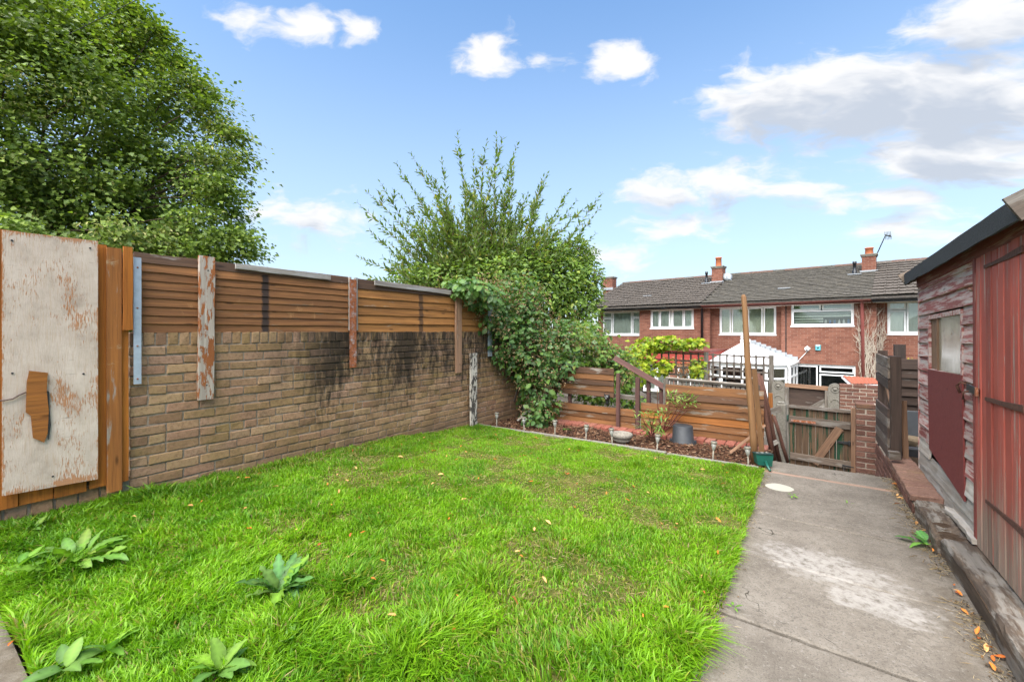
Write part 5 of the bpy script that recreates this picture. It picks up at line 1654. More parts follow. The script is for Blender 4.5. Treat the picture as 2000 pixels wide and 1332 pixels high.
# conservatory
def conservatory():
    a_, b2 = HF(1378, 712, -2.6)[0], HF(1530, 712, -2.6)[0]
    ez_ = HF(1455, 711, -2.6)[1]
    az2 = HF(1449, 672, -1.3)[1]
    mid = HF(1449, 680, -1.3)[0]
    Y0 = -2.6
    t = link('conservatory', None, None, HM @ T(mid, Y0, GZ))
    tag(t, 'white conservatory with pointed roof and finial against the middle house', 'conservatory')
    inv = T(-mid, -Y0, -GZ)
    M_cons = plain('white_roof_panel', (.84, .85, .86), .4, .5, vary=.02, bstr=0)
    c0 = .55
    P = {'fl': (a_ + c0, Y0, ez_), 'fr': (b2 - c0, Y0, ez_), 'sl': (a_, Y0 + c0, ez_), 'sr': (b2, Y0 + c0, ez_), 'bl': (a_, -.02, ez_), 'br': (b2, -.02, ez_), 'rf': (mid, -1.3, az2), 'rb': (mid, -.02, az2)}
    faces = [('fl', 'fr', 'rf'), ('sl', 'fl', 'rf'), ('fr', 'sr', 'rf'), ('bl', 'sl', 'rf', 'rb'), ('sr', 'br', 'rb', 'rf')]
    rp = []
    for f_ in faces:
        mb = MB(); vv = [Vector(P[k]) for k in f_]
        n_ = (vv[1] - vv[0]).cross(vv[2] - vv[0]).normalized() * .03
        k = len(vv)
        mb.v = [tuple(v) for v in vv] + [tuple(v - n_) for v in vv]
        mb.f = [tuple(range(k)), tuple(reversed(range(k, 2 * k)))] + [(i, k + i, k + (i + 1) % k, (i + 1) % k) for i in range(k)]
        rp.append(mb.build('roof_panel', M_cons, t, inv, local=True))
    bars = [('fl', 'rf'), ('fr', 'rf'), ('sl', 'rf'), ('sr', 'rf'), ('rf', 'rb')]
    for x, y in bars:
        MB().tube([Vector(P[x]) + Vector((0, 0, .02)), Vector(P[y]) + Vector((0, 0, .02))], .035, 8).build('roof_bar', M_white, t, inv, True, True)
    for x, y in (('bl', 'rb'), ('sl', 'rf'), ('sr', 'rf'), ('br', 'rb')):
        pass
    for k in range(5):
        for (s, e_, r0, r1) in ((P['bl'], P['sl'], P['rb'], P['rf']), (P['sr'], P['br'], P['rf'], P['rb'])):
            f_ = (k + .5) / 5
            q0 = Vector(s).lerp(Vector(e_), f_); q1 = Vector(r0).lerp(Vector(r1), f_)
            MB().tube([q0 + Vector((0, 0, .015)), q1 + Vector((0, 0, .015))], .012, 6).build('roof_bar', M_white, t, inv, True, True)
    MB().lathe([(.07, 0), (.05, .10), (.075, .14), (.03, .20), (.05, .27), (.0, .46)], 10).build('finial', M_white, t, inv @ T(mid, -1.3, az2), True, True)
    for k in range(6):
        MB().lathe([(.03, 0), (.035, .06), (0, .16)], 6).build('ridge_crest', M_white, t, inv @ T(mid, -1.1 + k * .2, az2 + .04), True, True)
    # stepped lead flashing on the wall
    for k in range(9):
        f_ = k / 9
        p0_ = Vector(P['rb']).lerp(Vector(P['br']), f_)
        MB().box(p0_.x - .02, p0_.x + (b2 - mid) / 9 + .03, -.034, -.022, p0_.z - .10, p0_.z + .13).build('flashing', M_lead, t, inv, local=True)
    # frames and panes round the sides
    ring = ['bl', 'sl', 'fl', 'fr', 'sr', 'br']
    for x, y in zip(ring, ring[1:]):
        A_, B_ = Vector(P[x]), Vector(P[y]); L = (B_ - A_).length
        fm = frame_mtx((A_.x, A_.y, GZ), (B_.x, B_.y, GZ), Vector((B_.y - A_.y, -(B_.x - A_.x), 0)))
        H = ez_ - GZ
        mb = MB()
        mb.box(0, L, H - .22, H - .02, -.05, .02) if False else None
        n_ = max(1, round(L / .62))
        mb.box(0, L, H - .14, H, -.04, .04).box(0, L, .55, .62, -.04, .04).box(0, L, H - .52, H - .46, -.035, .035)
        for k in range(n_ + 1):
            xx = min(max(L * k / n_, .035), L - .035)
            mb.box(xx - .035, xx + .035, .621, H - .141, -.03, .03)
        w = mb.build('side_frame', M_white, t, inv @ fm, local=True)
        MB().box(0, L, 0, .549, -.03, .03).build('plinth', M_hb[0], w, local=True)
        for k in range(n_):
            MB().box(L * k / n_ + .036, L * (k + 1) / n_ - .036, .625, H - .145, -.006, .0).build('pane', M_glass, w, local=True)
        g_ = MB().tube([(0, H + .0, .06), (L, H + .0, .06)], .05, 8)
        g_.build('gutter', M_white, w, smooth=True, local=True)
    MB().tube([Vector(P['sr']) + Vector((.05, -.05, -.02)), Vector(P['sr']) + Vector((.10, -.05, -.12)), Vector(P['sr']) + Vector((.10, -.05, -1.2)), Vector(P['sr']) + Vector((.16, -.05, -1.9))], .04, 8).build('downpipe', M_white, t, inv, True, True)
    MB().box(a_ + .1, b2 - .1, Y0 + .65, -.05, GZ, GZ + .05).build('inner_floor', M_darkroom, t, inv, local=True)
conservatory()

# red-faced extension on the left house
def extension():
    a_, b2 = HF(1246, 700, -2.2)[0], HF(1384, 700, -2.2)[0]
    zt_, zm = HF(1315, 684, -2.2)[1], HF(1315, 709, -2.2)[1]
    t = link('red_extension', None, None, HM @ T((a_ + b2) / 2, -2.2, GZ))
    tag(t, 'flat-roofed house extension with bright red fascia behind the trellis', 'extension')
    inv = T(-(a_ + b2) / 2, 2.2, -GZ)
    M_red = plain('red_paint', (.34, .055, .040), .6, .3, vary=.1)
    MB().box(a_, b2, -2.2, -.003, zm, zt_ - .03).build('fascia', M_red, t, inv, local=True)
    MB().box(a_ - .08, b2 + .08, -2.28, -.003, zt_ - .028, zt_ + .03).build('roof_edge', M_gutr, t, inv, local=True)
    b = MB(); wallpiece(b, a_, b2, GZ - .3, zm - .002, -2.15, [(a_ + .2, a_ + 1.4, GZ + .9, zm - .12), (a_ + 1.7, b2 - .25, GZ + .9, zm - .12)])
    b.add([(a_, -2.15, GZ - .3), (a_, 0, GZ - .3), (a_, 0, zm), (a_, -2.15, zm)], [(0, 1, 2, 3)])
    b.add([(b2, -2.15, GZ - .3), (b2, 0, GZ - .3), (b2, 0, zm), (b2, -2.15, zm)], [(3, 2, 1, 0)])
    b.build('wall', M_hb[0], t, inv, local=True)
    for bx in ((a_ + .2, a_ + 1.4, GZ + .9, zm - .12), (a_ + 1.7, b2 - .25, GZ + .9, zm - .12)):
        w = window(t, bx, -2.15, [(.03, .03, .48, .97), (.52, .03, .97, .97)], 'blind')
        w.matrix_basis = inv
extension()

# ================================================================== vegetation
M_leaf = leafmat('leaf', .35)
M_grass = leafmat('grass_blade', .40, .45, .3)
M_barkw = plain('tree_bark', (.10, .075, .05), .95, .1, vary=.35, nscale=30, bstr=.8)
M_twig = plain('brown_twig', (.16, .095, .055), .9, .15, vary=.3, nscale=30)
M_redtwig = plain('red_twig', (.20, .075, .055), .8, .2, vary=.2)

def palette(n, cols, probs, jit=.18):
    cols = np.array(cols, float)
    c = cols[RNG.choice(len(cols), n, p=np.array(probs) / sum(probs))]
    return c * RNG.uniform(1 - jit, 1 + jit, (n, 1))

def rand_unit(n):
    return unit(RNG.normal(size=(n, 3)))

def tube_path(mb, a, b_, r0, r1, n=6, seg=6, wob=.05):
    a, b_ = Vector(a), Vector(b_)
    L = (b_ - a).length
    pts = [a.lerp(b_, i / seg) + (Vector((random.uniform(-1, 1), random.uniform(-1, 1), random.uniform(-1, 1))) * wob * L * (1 if 0 < i < seg else 0)) for i in range(seg + 1)]
    mb.tube(pts, [r0 + (r1 - r0) * i / seg for i in range(seg + 1)], n, True)
    return pts

# ---- big lime tree behind the board fence
def lime():
    base = atd(40, 646, 12.8); base.z = -.6
    root = thing('lime_tree', tuple(base), 'large leafy green lime tree rising behind the board fence', 'tree')
    C = np.array([base.x, base.y, 5.6])
    R = np.array([5.5, 5.5, 6.6])
    n = 820
    d = rand_unit(n); d[:, 2] = np.where(d[:, 2] < -.75, -d[:, 2], d[:, 2])
    rad = RNG.uniform(.45, 1.0, n) ** .6
    lump = 1 + .13 * np.sin(d[:, 0] * 5 + 1.3) * np.cos(d[:, 2] * 6) + .10 * np.sin(d[:, 1] * 8 + d[:, 2] * 5)
    cen = C + d * R * (rad * lump)[:, None] * .93
    cen[:, 2] = np.maximum(cen[:, 2], .9 + RNG.uniform(0, .8, n))
    extra = []
    for px, py, dd in ((505, 478, 12), (490, 460, 11.5), (470, 490, 12), (500, 295, 12.5), (485, 270, 12.5), (470, 240, 12.6), (485, 330, 12), (470, 385, 12), (480, 420, 12), (430, 205, 12.5), (405, 165, 12.6),
                       (375, 120, 12.7), (330, 70, 12.8), (440, 300, 11.5), (450, 350, 11.5), (420, 420, 11.2), (440, 470, 11), (380, 440, 11), (300, 40, 12.8), (280, 10, 12.8), (250, 450, 9.8), (270, 470, 9.6), (150, 470, 9.5), (60, 440, 9.2), (330, 480, 10.5)):
        for k in range(2):
            p = atd(px - 36 + RNG.uniform(-14, 14), py + RNG.uniform(-14, 14), dd + RNG.uniform(-.3, .3)); extra.append((p.x, p.y, p.z))
    cen = np.concatenate([cen, np.array(extra)])
    n = len(cen)
    out = unit(cen - C)
    m = 225
    size = RNG.uniform(.42, .85, n); size[-len(extra):] = RNG.uniform(.35, .55, len(extra))
    tone = RNG.uniform(.72, 1.22, n)
    yel = RNG.random(n) < .34
    ci = np.repeat(np.arange(n), m)
    N = n * m
    off = RNG.normal(size=(N, 3)) * np.array([.62, .62, .30])
    off[:, 2] -= .22 * (off[:, 0] ** 2 + off[:, 1] ** 2)            # sprays droop at the rim
    pos = cen[ci] + off * size[ci][:, None]
    dirn = unit(off * np.array([1, 1, .3]) + out[ci] * .7 + RNG.normal(size=(N, 3)) * .55 + np.array([0, 0, -.65]))
    nrm = unit(out[ci] * .55 + np.array([0, 0, .8]) + RNG.normal(size=(N, 3)) * .45)
    L = RNG.uniform(.082, .150, N); W = L * RNG.uniform(.78, .95, N)
    col = palette(N, [(.115, .180, .028), (.160, .235, .034), (.215, .290, .044), (.080, .130, .026)], [.28, .34, .22, .16]) * tone[ci][:, None]
    y = yel[ci] & (RNG.random(N) < .45)
    col[y] = palette(int(y.sum()), [(.30, .33, .09), (.38, .36, .13), (.23, .28, .06)], [.5, .25, .25])
    W[y] *= .45
    v, f, c = leaf_quads(pos, dirn, nrm, L, W, col)
    link('crown', np_mesh('crown', v, f, M_leaf, c), root)
    mb = MB()
    b0 = Vector(base)
    tp = tube_path(mb, b0, b0 + Vector((.3, .2, 7.5)), .32, .12, 10, 8, .012)
    for k in range(30):
        s0 = tp[random.randint(2, 8)]
        e = Vector(cen[random.randrange(n - len(extra))])
        tube_path(mb, s0, e.lerp(s0, .25), .06, .012, 5, 5, .05)
    for e in extra[::2]:
        tube_path(mb, tp[5], Vector(e), .05, .010, 5, 6, .03)
    mb.build('trunk', M_barkw, root, smooth=True)
lime()

# ---- shrub with long upright shoots behind the wall
def shoots():
    base = atd(955, 646, 9.6); base.z = -.5
    root = thing('shooting_shrub', tuple(base), 'tall wispy shrub with long upright leafy shoots behind the lap fence', 'shrub')
    tips = [(697, 395), (692, 500), (712, 372), (742, 352), (772, 318), (802, 300), (832, 335), (862, 312), (893, 252), (925, 295), (950, 275), (968, 262), (982, 268), (1012, 280), (1005, 310), (1060, 345),
            (1072, 338), (1110, 372), (1128, 390), (1178, 375), (1150, 400), (1172, 405), (1165, 455), (1150, 470), (1170, 492), (1110, 440), (720, 450), (740, 420), (705, 535), (780, 380), (850, 360), (900, 330), (1030, 380), (1090, 420), (1080, 470)]
    for k in range(170):
        a = RNG.uniform(-1.15, 1.05); rr = RNG.uniform(.30, .90)
        tips.append((945 + math.sin(a) * 235 * rr, 640 - math.cos(a) * 345 * rr))
    for k in range(120):
        a = RNG.uniform(-1.25, 1.05); rr = RNG.uniform(.5, .90)
        tips.append((935 + math.sin(a) * 240 * rr, 640 - math.cos(a) * 330 * rr))
    stems = MB(); P, D, Nn, Ls = [], [], [], []
    def leafy(pts, start, gap, Lr):
        acc = 0
        for i in range(len(pts) - 1):
            a, b_ = pts[i], pts[i + 1]; L = (b_ - a).length; t = (b_ - a).normalized()
            s = 0
            while s < L:
                f_ = (i + s / L) / (len(pts) - 1)
                if f_ >= start:
                    ang = acc * 1.57 + random.uniform(-.4, .4)
                    side = t.orthogonal().normalized(); side.rotate(Quaternion(t, ang))
                    for q in (1, -1):
                        if random.random() < .12: continue
                        P.append(a + t * s); D.append(t * .85 + side * q * random.uniform(.35, 1.0) + Vector((0, 0, random.uniform(-.15, .15))))
                        Nn.append(t * .4 - side * q * .9 + Vector((random.uniform(-.4, .4), random.uniform(-.4, .4), .3)))
                        Ls.append(random.uniform(*Lr) * (1.0 if f_ < .9 else 1.15 - f_ * .5))
                    acc += 1
                s += gap * random.uniform(.7, 1.3)
    for k, (px, py) in enumerate(tips):
        dd = 9.6 + random.uniform(-1.1, 1.1)
        tip = atd(px, py, dd)
        b0 = base + Vector((random.uniform(-.7, .7), random.uniform(-.7, .7), random.uniform(.6, 1.9)))
        mid = b0.lerp(tip, .5) + Vector((0, 0, .25)) + (Vector((tip.x - b0.x, tip.y - b0.y, 0)) * -.10)
        pts = [b0 * (1 - t) ** 2 + mid * 2 * t * (1 - t) + tip * t * t for t in np.linspace(0, 1, 9)]
        pts = [p + Vector((random.uniform(-.02, .02), random.uniform(-.02, .02), 0)) for p in pts]
        stems.tube(pts, [.010 - .0010 * i for i in range(9)], 4, False)
        leafy(pts, .20, .075, (.11, .185))
        for j in range(9):
            i = random.randint(2, 7); s0 = pts[i]; t = (pts[i] - pts[i - 1]).normalized()
            side = t.orthogonal().normalized(); side.rotate(Quaternion(t, random.uniform(0, 6.28)))
            L = random.uniform(.22, .60) * (1.15 - i * .085)
            e = s0 + (t * .85 + side * .6 + Vector((0, 0, .25))).normalized() * L
            sp = [s0, s0.lerp(e, .5) + Vector((0, 0, -.02)), e]
            stems.tube(sp, [.004, .003, .0015], 4, False)
            leafy(sp, .1, .062, (.09, .15))
    n = len(P)
    P, D, Nn, Ls = np.array([tuple(p) for p in P]), np.array([tuple(p) for p in D]), np.array([tuple(p) for p in Nn]), np.array(Ls)
    col = palette(n, [(.135, .205, .055), (.175, .250, .055), (.105, .160, .050), (.20, .23, .09), (.30, .28, .035)], [.34, .30, .22, .11, .03])
    v, f, c = leaf_quads(P, D, Nn, Ls, Ls * RNG.uniform(.30, .42, n), col, .15)
    link('crown', np_mesh('crown', v, f, M_leaf, c), root)
    stems.build('trunk', M_twig, root)
shoots()

def blob_leaves(blobs, n_per_area, Lr, wr, cols, probs, layers=(.55, 1.0), droop=.35, up=.7):
    """leaves through the outer part of a set of ellipsoids given as (centre, radii)"""
    PP, DD, NN = [], [], []
    for c, r in blobs:
        n = int(n_per_area * (r[0] * r[1] + r[1] * r[2] + r[0] * r[2]) * 4.2)
        d = rand_unit(n)
        s = RNG.uniform(layers[0] ** 2, layers[1] ** 2, n) ** .5
        s *= 1 + .16 * np.sin(d[:, 0] * 7 + c[0] * 3) * np.sin(d[:, 2] * 6 + c[1] * 2) + RNG.normal(0, .05, n)
        PP.append(np.array(c) + d * np.array(r) * s[:, None])
        a = RNG.uniform(0, 6.28, n)
        DD.append(unit(d * .55 + np.stack([np.cos(a), np.sin(a), np.zeros(n)], 1) * .7 + np.array([0, 0, -droop]) + RNG.normal(size=(n, 3)) * .25))
        NN.append(unit(d * .75 + np.array([0, -.25, up]) + RNG.normal(size=(n, 3)) * .4))
    P, D, N_ = np.concatenate(PP), np.concatenate(DD), np.concatenate(NN)
    n = len(P)
    L = RNG.uniform(*Lr, n); W = L * RNG.uniform(*wr, n)
    return P, D, N_, L, W, palette(n, cols, probs)

def pb(px, py, d, rx, ry, rd):
    p = atd(px, py, d); k = d / FPX
    return (tuple(p), (rx * k, rd, ry * k))

# ---- broad-leaved young tree right of the shrub
def greentree():
    base = atd(1075, 646, 9.2); base.z = -.6
    root = thing('bushy_tree', tuple(base), 'dense mid-green bushy tree between wispy shrub and houses', 'tree')
    bl = [pb(1055, 560, 9.2, 90, 75, .9), pb(1105, 535, 9.6, 58, 62, .8), pb(1118, 600, 9.2, 52, 60, .7), pb(1000, 545, 9.0, 75, 55, .8), pb(1060, 500, 9.6, 55, 45, .6), pb(940, 545, 9.0, 60, 35, .6), pb(1150, 555, 9.5, 28, 40, .5), pb(840, 545, 9.2, 110, 30, .5), pb(1135, 500, 9.8, 30, 35, .5)]
    P, D, N_, L, W, c = blob_leaves(bl, 330, (.07, .13), (.42, .58), [(.125, .205, .036), (.175, .275, .040), (.085, .145, .030), (.28, .33, .05)], [.34, .34, .20, .12], (.35, 1.08))
    v, f, cc = leaf_quads(P, D, N_, L, W, c)
    link('crown', np_mesh('crown', v, f, M_leaf, cc), root)
    mb = MB()
    for (cx, cy, cz), r in bl:
        for k in range(4):
            tube_path(mb, base + Vector((random.uniform(-.1, .1), random.uniform(-.1, .1), .6)), Vector((cx, cy, cz)) + Vector((random.uniform(-.3, .3), random.uniform(-.3, .3), r[2] * .6)), .035, .007, 5, 6, .03)
    mb.build('trunk', M_barkw, root)
greentree()

def leaf_mesh(name, mat, L, W, seg=5, wav=.0, fold=.2, curl=.25, serr=0.0, seed=0, col=(.06, .13, .03), vein=None):
    """one leaf on +x, midrib at y=0, face up (+z)"""
    rr = random.Random(seed)
    xs = np.linspace(0, 1, seg + 1)
    vv, cc = [], []
    for i, t in enumerate(xs):
        w = W / 2 * (math.sin(math.pi * min(1, t * .93 + .05)) ** .75) if 0 < i < seg else (W * .04 if i == 0 else 0.001)
        if serr and i % 2: w *= 1 - serr
        z0 = -curl * L * t * t
        r_ = lambda: rr.uniform(-wav, wav) * W
        vv += [(t * L, w, z0 + fold * w + r_()), (t * L, 0, z0), (t * L, -w, z0 + fold * w + r_())]
        e = rr.uniform(.85, 1.1) * (.80 if (i % 2 and seg > 8) else 1.08)
        cc += [tuple(x * e for x in col), vein or tuple(min(1, x * 1.5) for x in col), tuple(x * e for x in col)]
    ff = []
    for i in range(seg):
        a = i * 3
        ff += [(a, a + 1, a + 4, a + 3), (a + 1, a + 2, a + 5, a + 4)]
    m = np_mesh(name, np.array(vv), np.array(ff), mat, np.array(cc), True)
    return m

# ---- bramble
def bramble():
    base = onz(1050, 838, -.05)
    root = thing('bramble', tuple(base), 'big bramble with dead flower heads tumbling over the wall corner', 'bramble')
    bl = [pb(905, 560, 6.15, 42, 18, .20), pb(935, 575, 6.4, 40, 26, .25), pb(962, 605, 6.65, 30, 48, .26), pb(985, 660, 6.85, 34, 55, .28), pb(1012, 630, 7.2, 55, 65, .5), pb(1038, 700, 7.0, 48, 62, .4),
          pb(1058, 765, 6.85, 36, 62, .30), pb(1050, 815, 6.6, 26, 26, .22), pb(1092, 670, 7.5, 70, 48, .6), pb(1150, 690, 7.7, 55, 35, .5), pb(1085, 715, 7.0, 50, 25, .35), pb(1190, 705, 7.8, 42, 34, .45), pb(1000, 585, 7.5, 60, 50, .5), pb(1215, 730, 7.6, 30, 40, .4), pb(1130, 650, 8.2, 60, 25, .5), pb(1165, 765, 7.3, 55, 22, .2), pb(1240, 790, 7.3, 25, 20, .2), pb(1020, 735, 7.6, 30, 70, .3)]
    P, D, N_, L, W, c = blob_leaves(bl, 330, (.055, .115), (.60, .80), [(.055, .120, .032), (.085, .165, .038), (.120, .210, .040), (.13, .20, .09)], [.34, .38, .18, .10], (.5, 1.07), .5, .55)
    # lower right is a lighter vine
    pxs = (P @ np.array([CC, SS, 0])) / (P @ np.array([-SS, CC, 0])) * FPX + CX
    lt_ = (pxs > 1120) & (RNG.random(len(P)) < .65)
    c[lt_] = palette(int(lt_.sum()), [(.11, .20, .03), (.16, .25, .04), (.20, .24, .05)], [.5, .3, .2])
    # outermost, nearest leaves are single parts
    depth = P @ np.array([-SS, CC, 0])
    order = np.argsort(depth + RNG.uniform(0, .55, len(P)))
    big = order[:300]; rest_ = order[300:]
    v, f, cc = leaf_quads(P[rest_], D[rest_], N_[rest_], L[rest_], W[rest_], c[rest_])
    tag(link('foliage', np_mesh('foliage', v, f, M_leaf, cc), root), kind='stuff')
    lm = [leaf_mesh('leaf', M_leaf, .105, .078, 6, .05, .22, .25, .12, k, cl) for k, cl in enumerate([(.060, .130, .034), (.085, .160, .040), (.115, .195, .045), (.13, .20, .09)])]
    for i in big:
        m = frame_mtx(P[i], P[i] + D[i], N_[i])
        link('leaf', random.choice(lm), root, m @ Matrix.Scale(random.uniform(.8, 1.15), 4))
    # dead brown flower heads
    n = 620
    idx = RNG.choice(len(P), n, replace=False)
    idx = idx[np.argsort(depth[idx])][:430]
    pos, dr, nn_, LL = [], [], [], []
    for i in idx:
        k = 22
        o = RNG.normal(size=(k, 3)) * np.array([.055, .055, .07])
        out = N_[i] * np.array([1, 1, .2]); out = out / np.linalg.norm(out)
        pos.append(P[i] + out * .085 + o); dr.append(rand_unit(k)); nn_.append(rand_unit(k)); LL.append(RNG.uniform(.016, .034, k))
    pos, dr, nn_, LL = map(np.concatenate, (pos, dr, nn_, LL))
    v, f, cc = leaf_quads(pos, dr, nn_, LL, LL * .8, palette(len(pos), [(.27, .165, .085), (.36, .24, .13), (.17, .095, .05), (.42, .31, .19)], [.4, .3, .2, .1]), .4)
    tag(link('dead_flower_heads', np_mesh('dead_flower_heads', v, f, M_leaf, cc), root), kind='stuff')
    mb = MB()
    for k in range(70):
        i, j = RNG.integers(0, len(P), 2)
        a, b_ = Vector(P[i]), Vector(P[j])
        if (a - b_).length < 1.3: tube_path(mb, a, b_, .008, .004, 4, 6, .05)
    mb.build('canes', M_twig, root)
bramble()

# ---- yellow-green vine over the trellis
def vine():
    p = ony(1310, 690, 13.0)
    root = thing('golden_vine', tuple((p.x, 13.0, -1.2)), 'yellow-green leafy vine trailing along the top of the trellis', 'vine')
    bl = [pb(x, y, d, rx, ry, .3) for x, y, d, rx, ry in ((1285, 672, 13.0, 22, 12), (1310, 668, 12.8, 26, 11), (1340, 671, 12.5, 24, 9), (1365, 668, 12.3, 16, 7), (1258, 680, 13.1, 24, 20), (1240, 700, 12.5, 26, 30), (1235, 725, 11, 30, 24), (1300, 716, 12.8, 12, 16), (1362, 718, 12.4, 12, 18), (1262, 720, 12.8, 20, 22))]
    P, D, N_, L, W, c = blob_leaves(bl, 130, (.10, .19), (.7, .95), [(.30, .36, .02), (.22, .32, .02), (.42, .42, .04), (.16, .25, .03)], [.4, .3, .15, .15], (.3, 1.1))
    v, f, cc = leaf_quads(P, D, N_, L, W, c)
    tag(link('foliage', np_mesh('foliage', v, f, M_leaf, cc), root), kind='stuff')
    mb = MB(); prev = None
    for x, y, d in ((1235, 760, 11.5), (1240, 715, 12.4), (1260, 685, 13), (1290, 674, 13), (1320, 670, 12.7), (1350, 672, 12.4), (1378, 668, 12.2)):
        q = atd(x, y, d)
        if prev: tube_path(mb, prev, q, .014, .012, 5, 4, .04)
        prev = q
    mb.build('canes', M_twig, root)
vine()
def bush(name, label, cat, blobs, dens, Lr, wr, cols, probs, basepx):
    p = atd(*basepx)
    root = thing(name, tuple(p), label, cat)
    P, D, N_, L, W, c = blob_leaves(blobs, dens, Lr, wr, cols, probs, (.2, 1.08))
    v, f, cc = leaf_quads(P, D, N_, L, W, c)
    tag(link('foliage', np_mesh('foliage', v, f, M_leaf, cc), root), kind='stuff')
    mb = MB()
    for (cx, cy, cz), r in blobs:
        tube_path(mb, p, Vector((cx, cy, cz)), .014, .005, 5, 5, .05)
    mb.build('stems', M_twig, root)
    return root
bush('brown_bush', 'brown faded bush behind the trellis below the red fascia', 'bush', [pb(1330, 722, 14.5, 26, 22, .4), pb(1345, 712, 14.6, 14, 12, .3)], 110, (.07, .13), (.5, .8), [(.28, .13, .06), (.36, .19, .09), (.18, .10, .05)], [.5, .3, .2], (1330, 770, 14.5))
bush('green_bush', 'bright green bush behind the trellis next to the conservatory', 'bush', [pb(1364, 722, 14.2, 16, 22, .4)], 130, (.07, .13), (.5, .8), [(.17, .28, .03), (.24, .34, .04)], [.6, .4], (1364, 770, 14.2))
bush('yellow_weed', 'small yellow flowering weed on top of the dark board fence', 'weed', [pb(1773, 702, 5.6, 8, 6, .06)], 500, (.018, .035), (.5, .8), [(.35, .32, .04), (.50, .40, .05), (.16, .22, .04)], [.4, .3, .3], (1773, 715, 5.6))

# ---- the two small shrubs in the bed
def bed_shrub(label, base_px, ends, depth, group='small shrubs in the bark bed'):
    b0 = onz(base_px[0], base_px[1], -.05)
    root = thing('bed_shrub', tuple(b0), label, 'shrub', group)
    mb = MB(); parts = []
    lm = [leaf_mesh('leaf', M_leaf, .085, .022, 4, .03, .2, .15, 0, k, cl) for k, cl in enumerate([(.10, .20, .045), (.14, .24, .05), (.19, .24, .05)])]
    for px, py, n_ in ends:
        e = atd(px, py, depth + random.uniform(-.08, .08))
        m_ = b0.lerp(e, .55) + Vector((random.uniform(-.05, .05), 0, -.03))
        pts = [b0 * (1 - t) ** 2 + m_ * 2 * t * (1 - t) + e * t * t for t in np.linspace(0, 1, 7)]
        mb.tube(pts, [.009 - .0009 * i for i in range(7)], 5, True)
        for k in range(n_):
            a = random.uniform(0, 6.28); el = random.uniform(-.2, 1.0)
            d = Vector((math.cos(a) * math.cos(el), math.sin(a) * math.cos(el), math.sin(el)))
            q = e + Vector((random.uniform(-.05, .05), random.uniform(-.05, .05), random.uniform(-.05, .04)))
            link('leaf', random.choice(lm), root, frame_mtx(q, q + d, Vector((0, 0, 1)) if abs(d.z) < .9 else Vector((1, 0, 0))) @ Matrix.Scale(random.uniform(.7, 1.1), 4))
    mb.build('stems', M_redtwig, root, smooth=True)
bed_shrub('low bushy pale green shrub behind the solar light', (1272, 852), [(1255, 832, 16), (1266, 812, 18), (1280, 806, 16), (1292, 822, 16), (1262, 845, 14), (1285, 840, 14), (1298, 806, 14), (1274, 826, 16), (1252, 812, 12), (1290, 848, 10)], 5.55)
bed_shrub('leggy shrub with red stems left of the bucket', (1292, 850), [(1312, 772, 18), (1330, 782, 14), (1345, 775, 18), (1358, 783, 14), (1318, 790, 12), (1340, 792, 10), (1310, 785, 10), (1284, 760, 2)], 5.75)

# ---- fuchsia
def fuchsia():
    b0 = atd(1712, 920, 6.9)
    root = thing('fuchsia', tuple(b0), 'fuchsia with hanging red flowers against the brick pier', 'shrub')
    bl = [pb(1690, 812, 6.6, 22, 10, .12), pb(1712, 820, 6.4, 14, 12, .12), pb(1706, 872, 6.4, 18, 14, .12), pb(1710, 918, 6.2, 14, 14, .12)]
    P, D, N_, L, W, c = blob_leaves(bl, 900, (.025, .05), (.4, .6), [(.08, .16, .035), (.13, .20, .05), (.22, .24, .08)], [.5, .3, .2], (.2, 1.1))
    v, f, cc = leaf_quads(P, D, N_, L, W, c)
    tag(link('foliage', np_mesh('foliage', v, f, M_leaf, cc), root), kind='stuff')
    mb = MB()
    for (cx, cy, cz), r in bl: tube_path(mb, b0, Vector((cx, cy, cz)), .012, .004, 5, 5, .06)
    mb.build('stems', M_redtwig, root)
    M_fl = plain('fuchsia_red', (.62, .012, .045), .5, .3, vary=.2)
    fm = MB().lathe([(0, .012), (.005, .008), (.006, -.004), (.016, -.020), (.010, -.030), (.012, -.045), (0, -.048)], 8).mesh('flower', M_fl, True)
    for px, py, n_ in ((1697, 824, 7), (1690, 830, 3), (1711, 836, 5), (1706, 880, 9), (1718, 878, 5), (1714, 900, 3), (1700, 876, 3)):
        for k in range(n_):
            q = atd(px + random.uniform(-7, 7), py + random.uniform(-5, 5), 6.3 + random.uniform(-.06, .06))
            link('flower', fm, root, T(q) @ RX(random.uniform(-.5, .5)) @ RY(random.uniform(-.5, .5)))
fuchsia()
lean('dark_prop', 'prop', atd(1700, 925, 6.7), atd(1716, 850, 6.7), .07, M_darkwood, 'dark timber prop leaning by the fuchsia', 'prop')

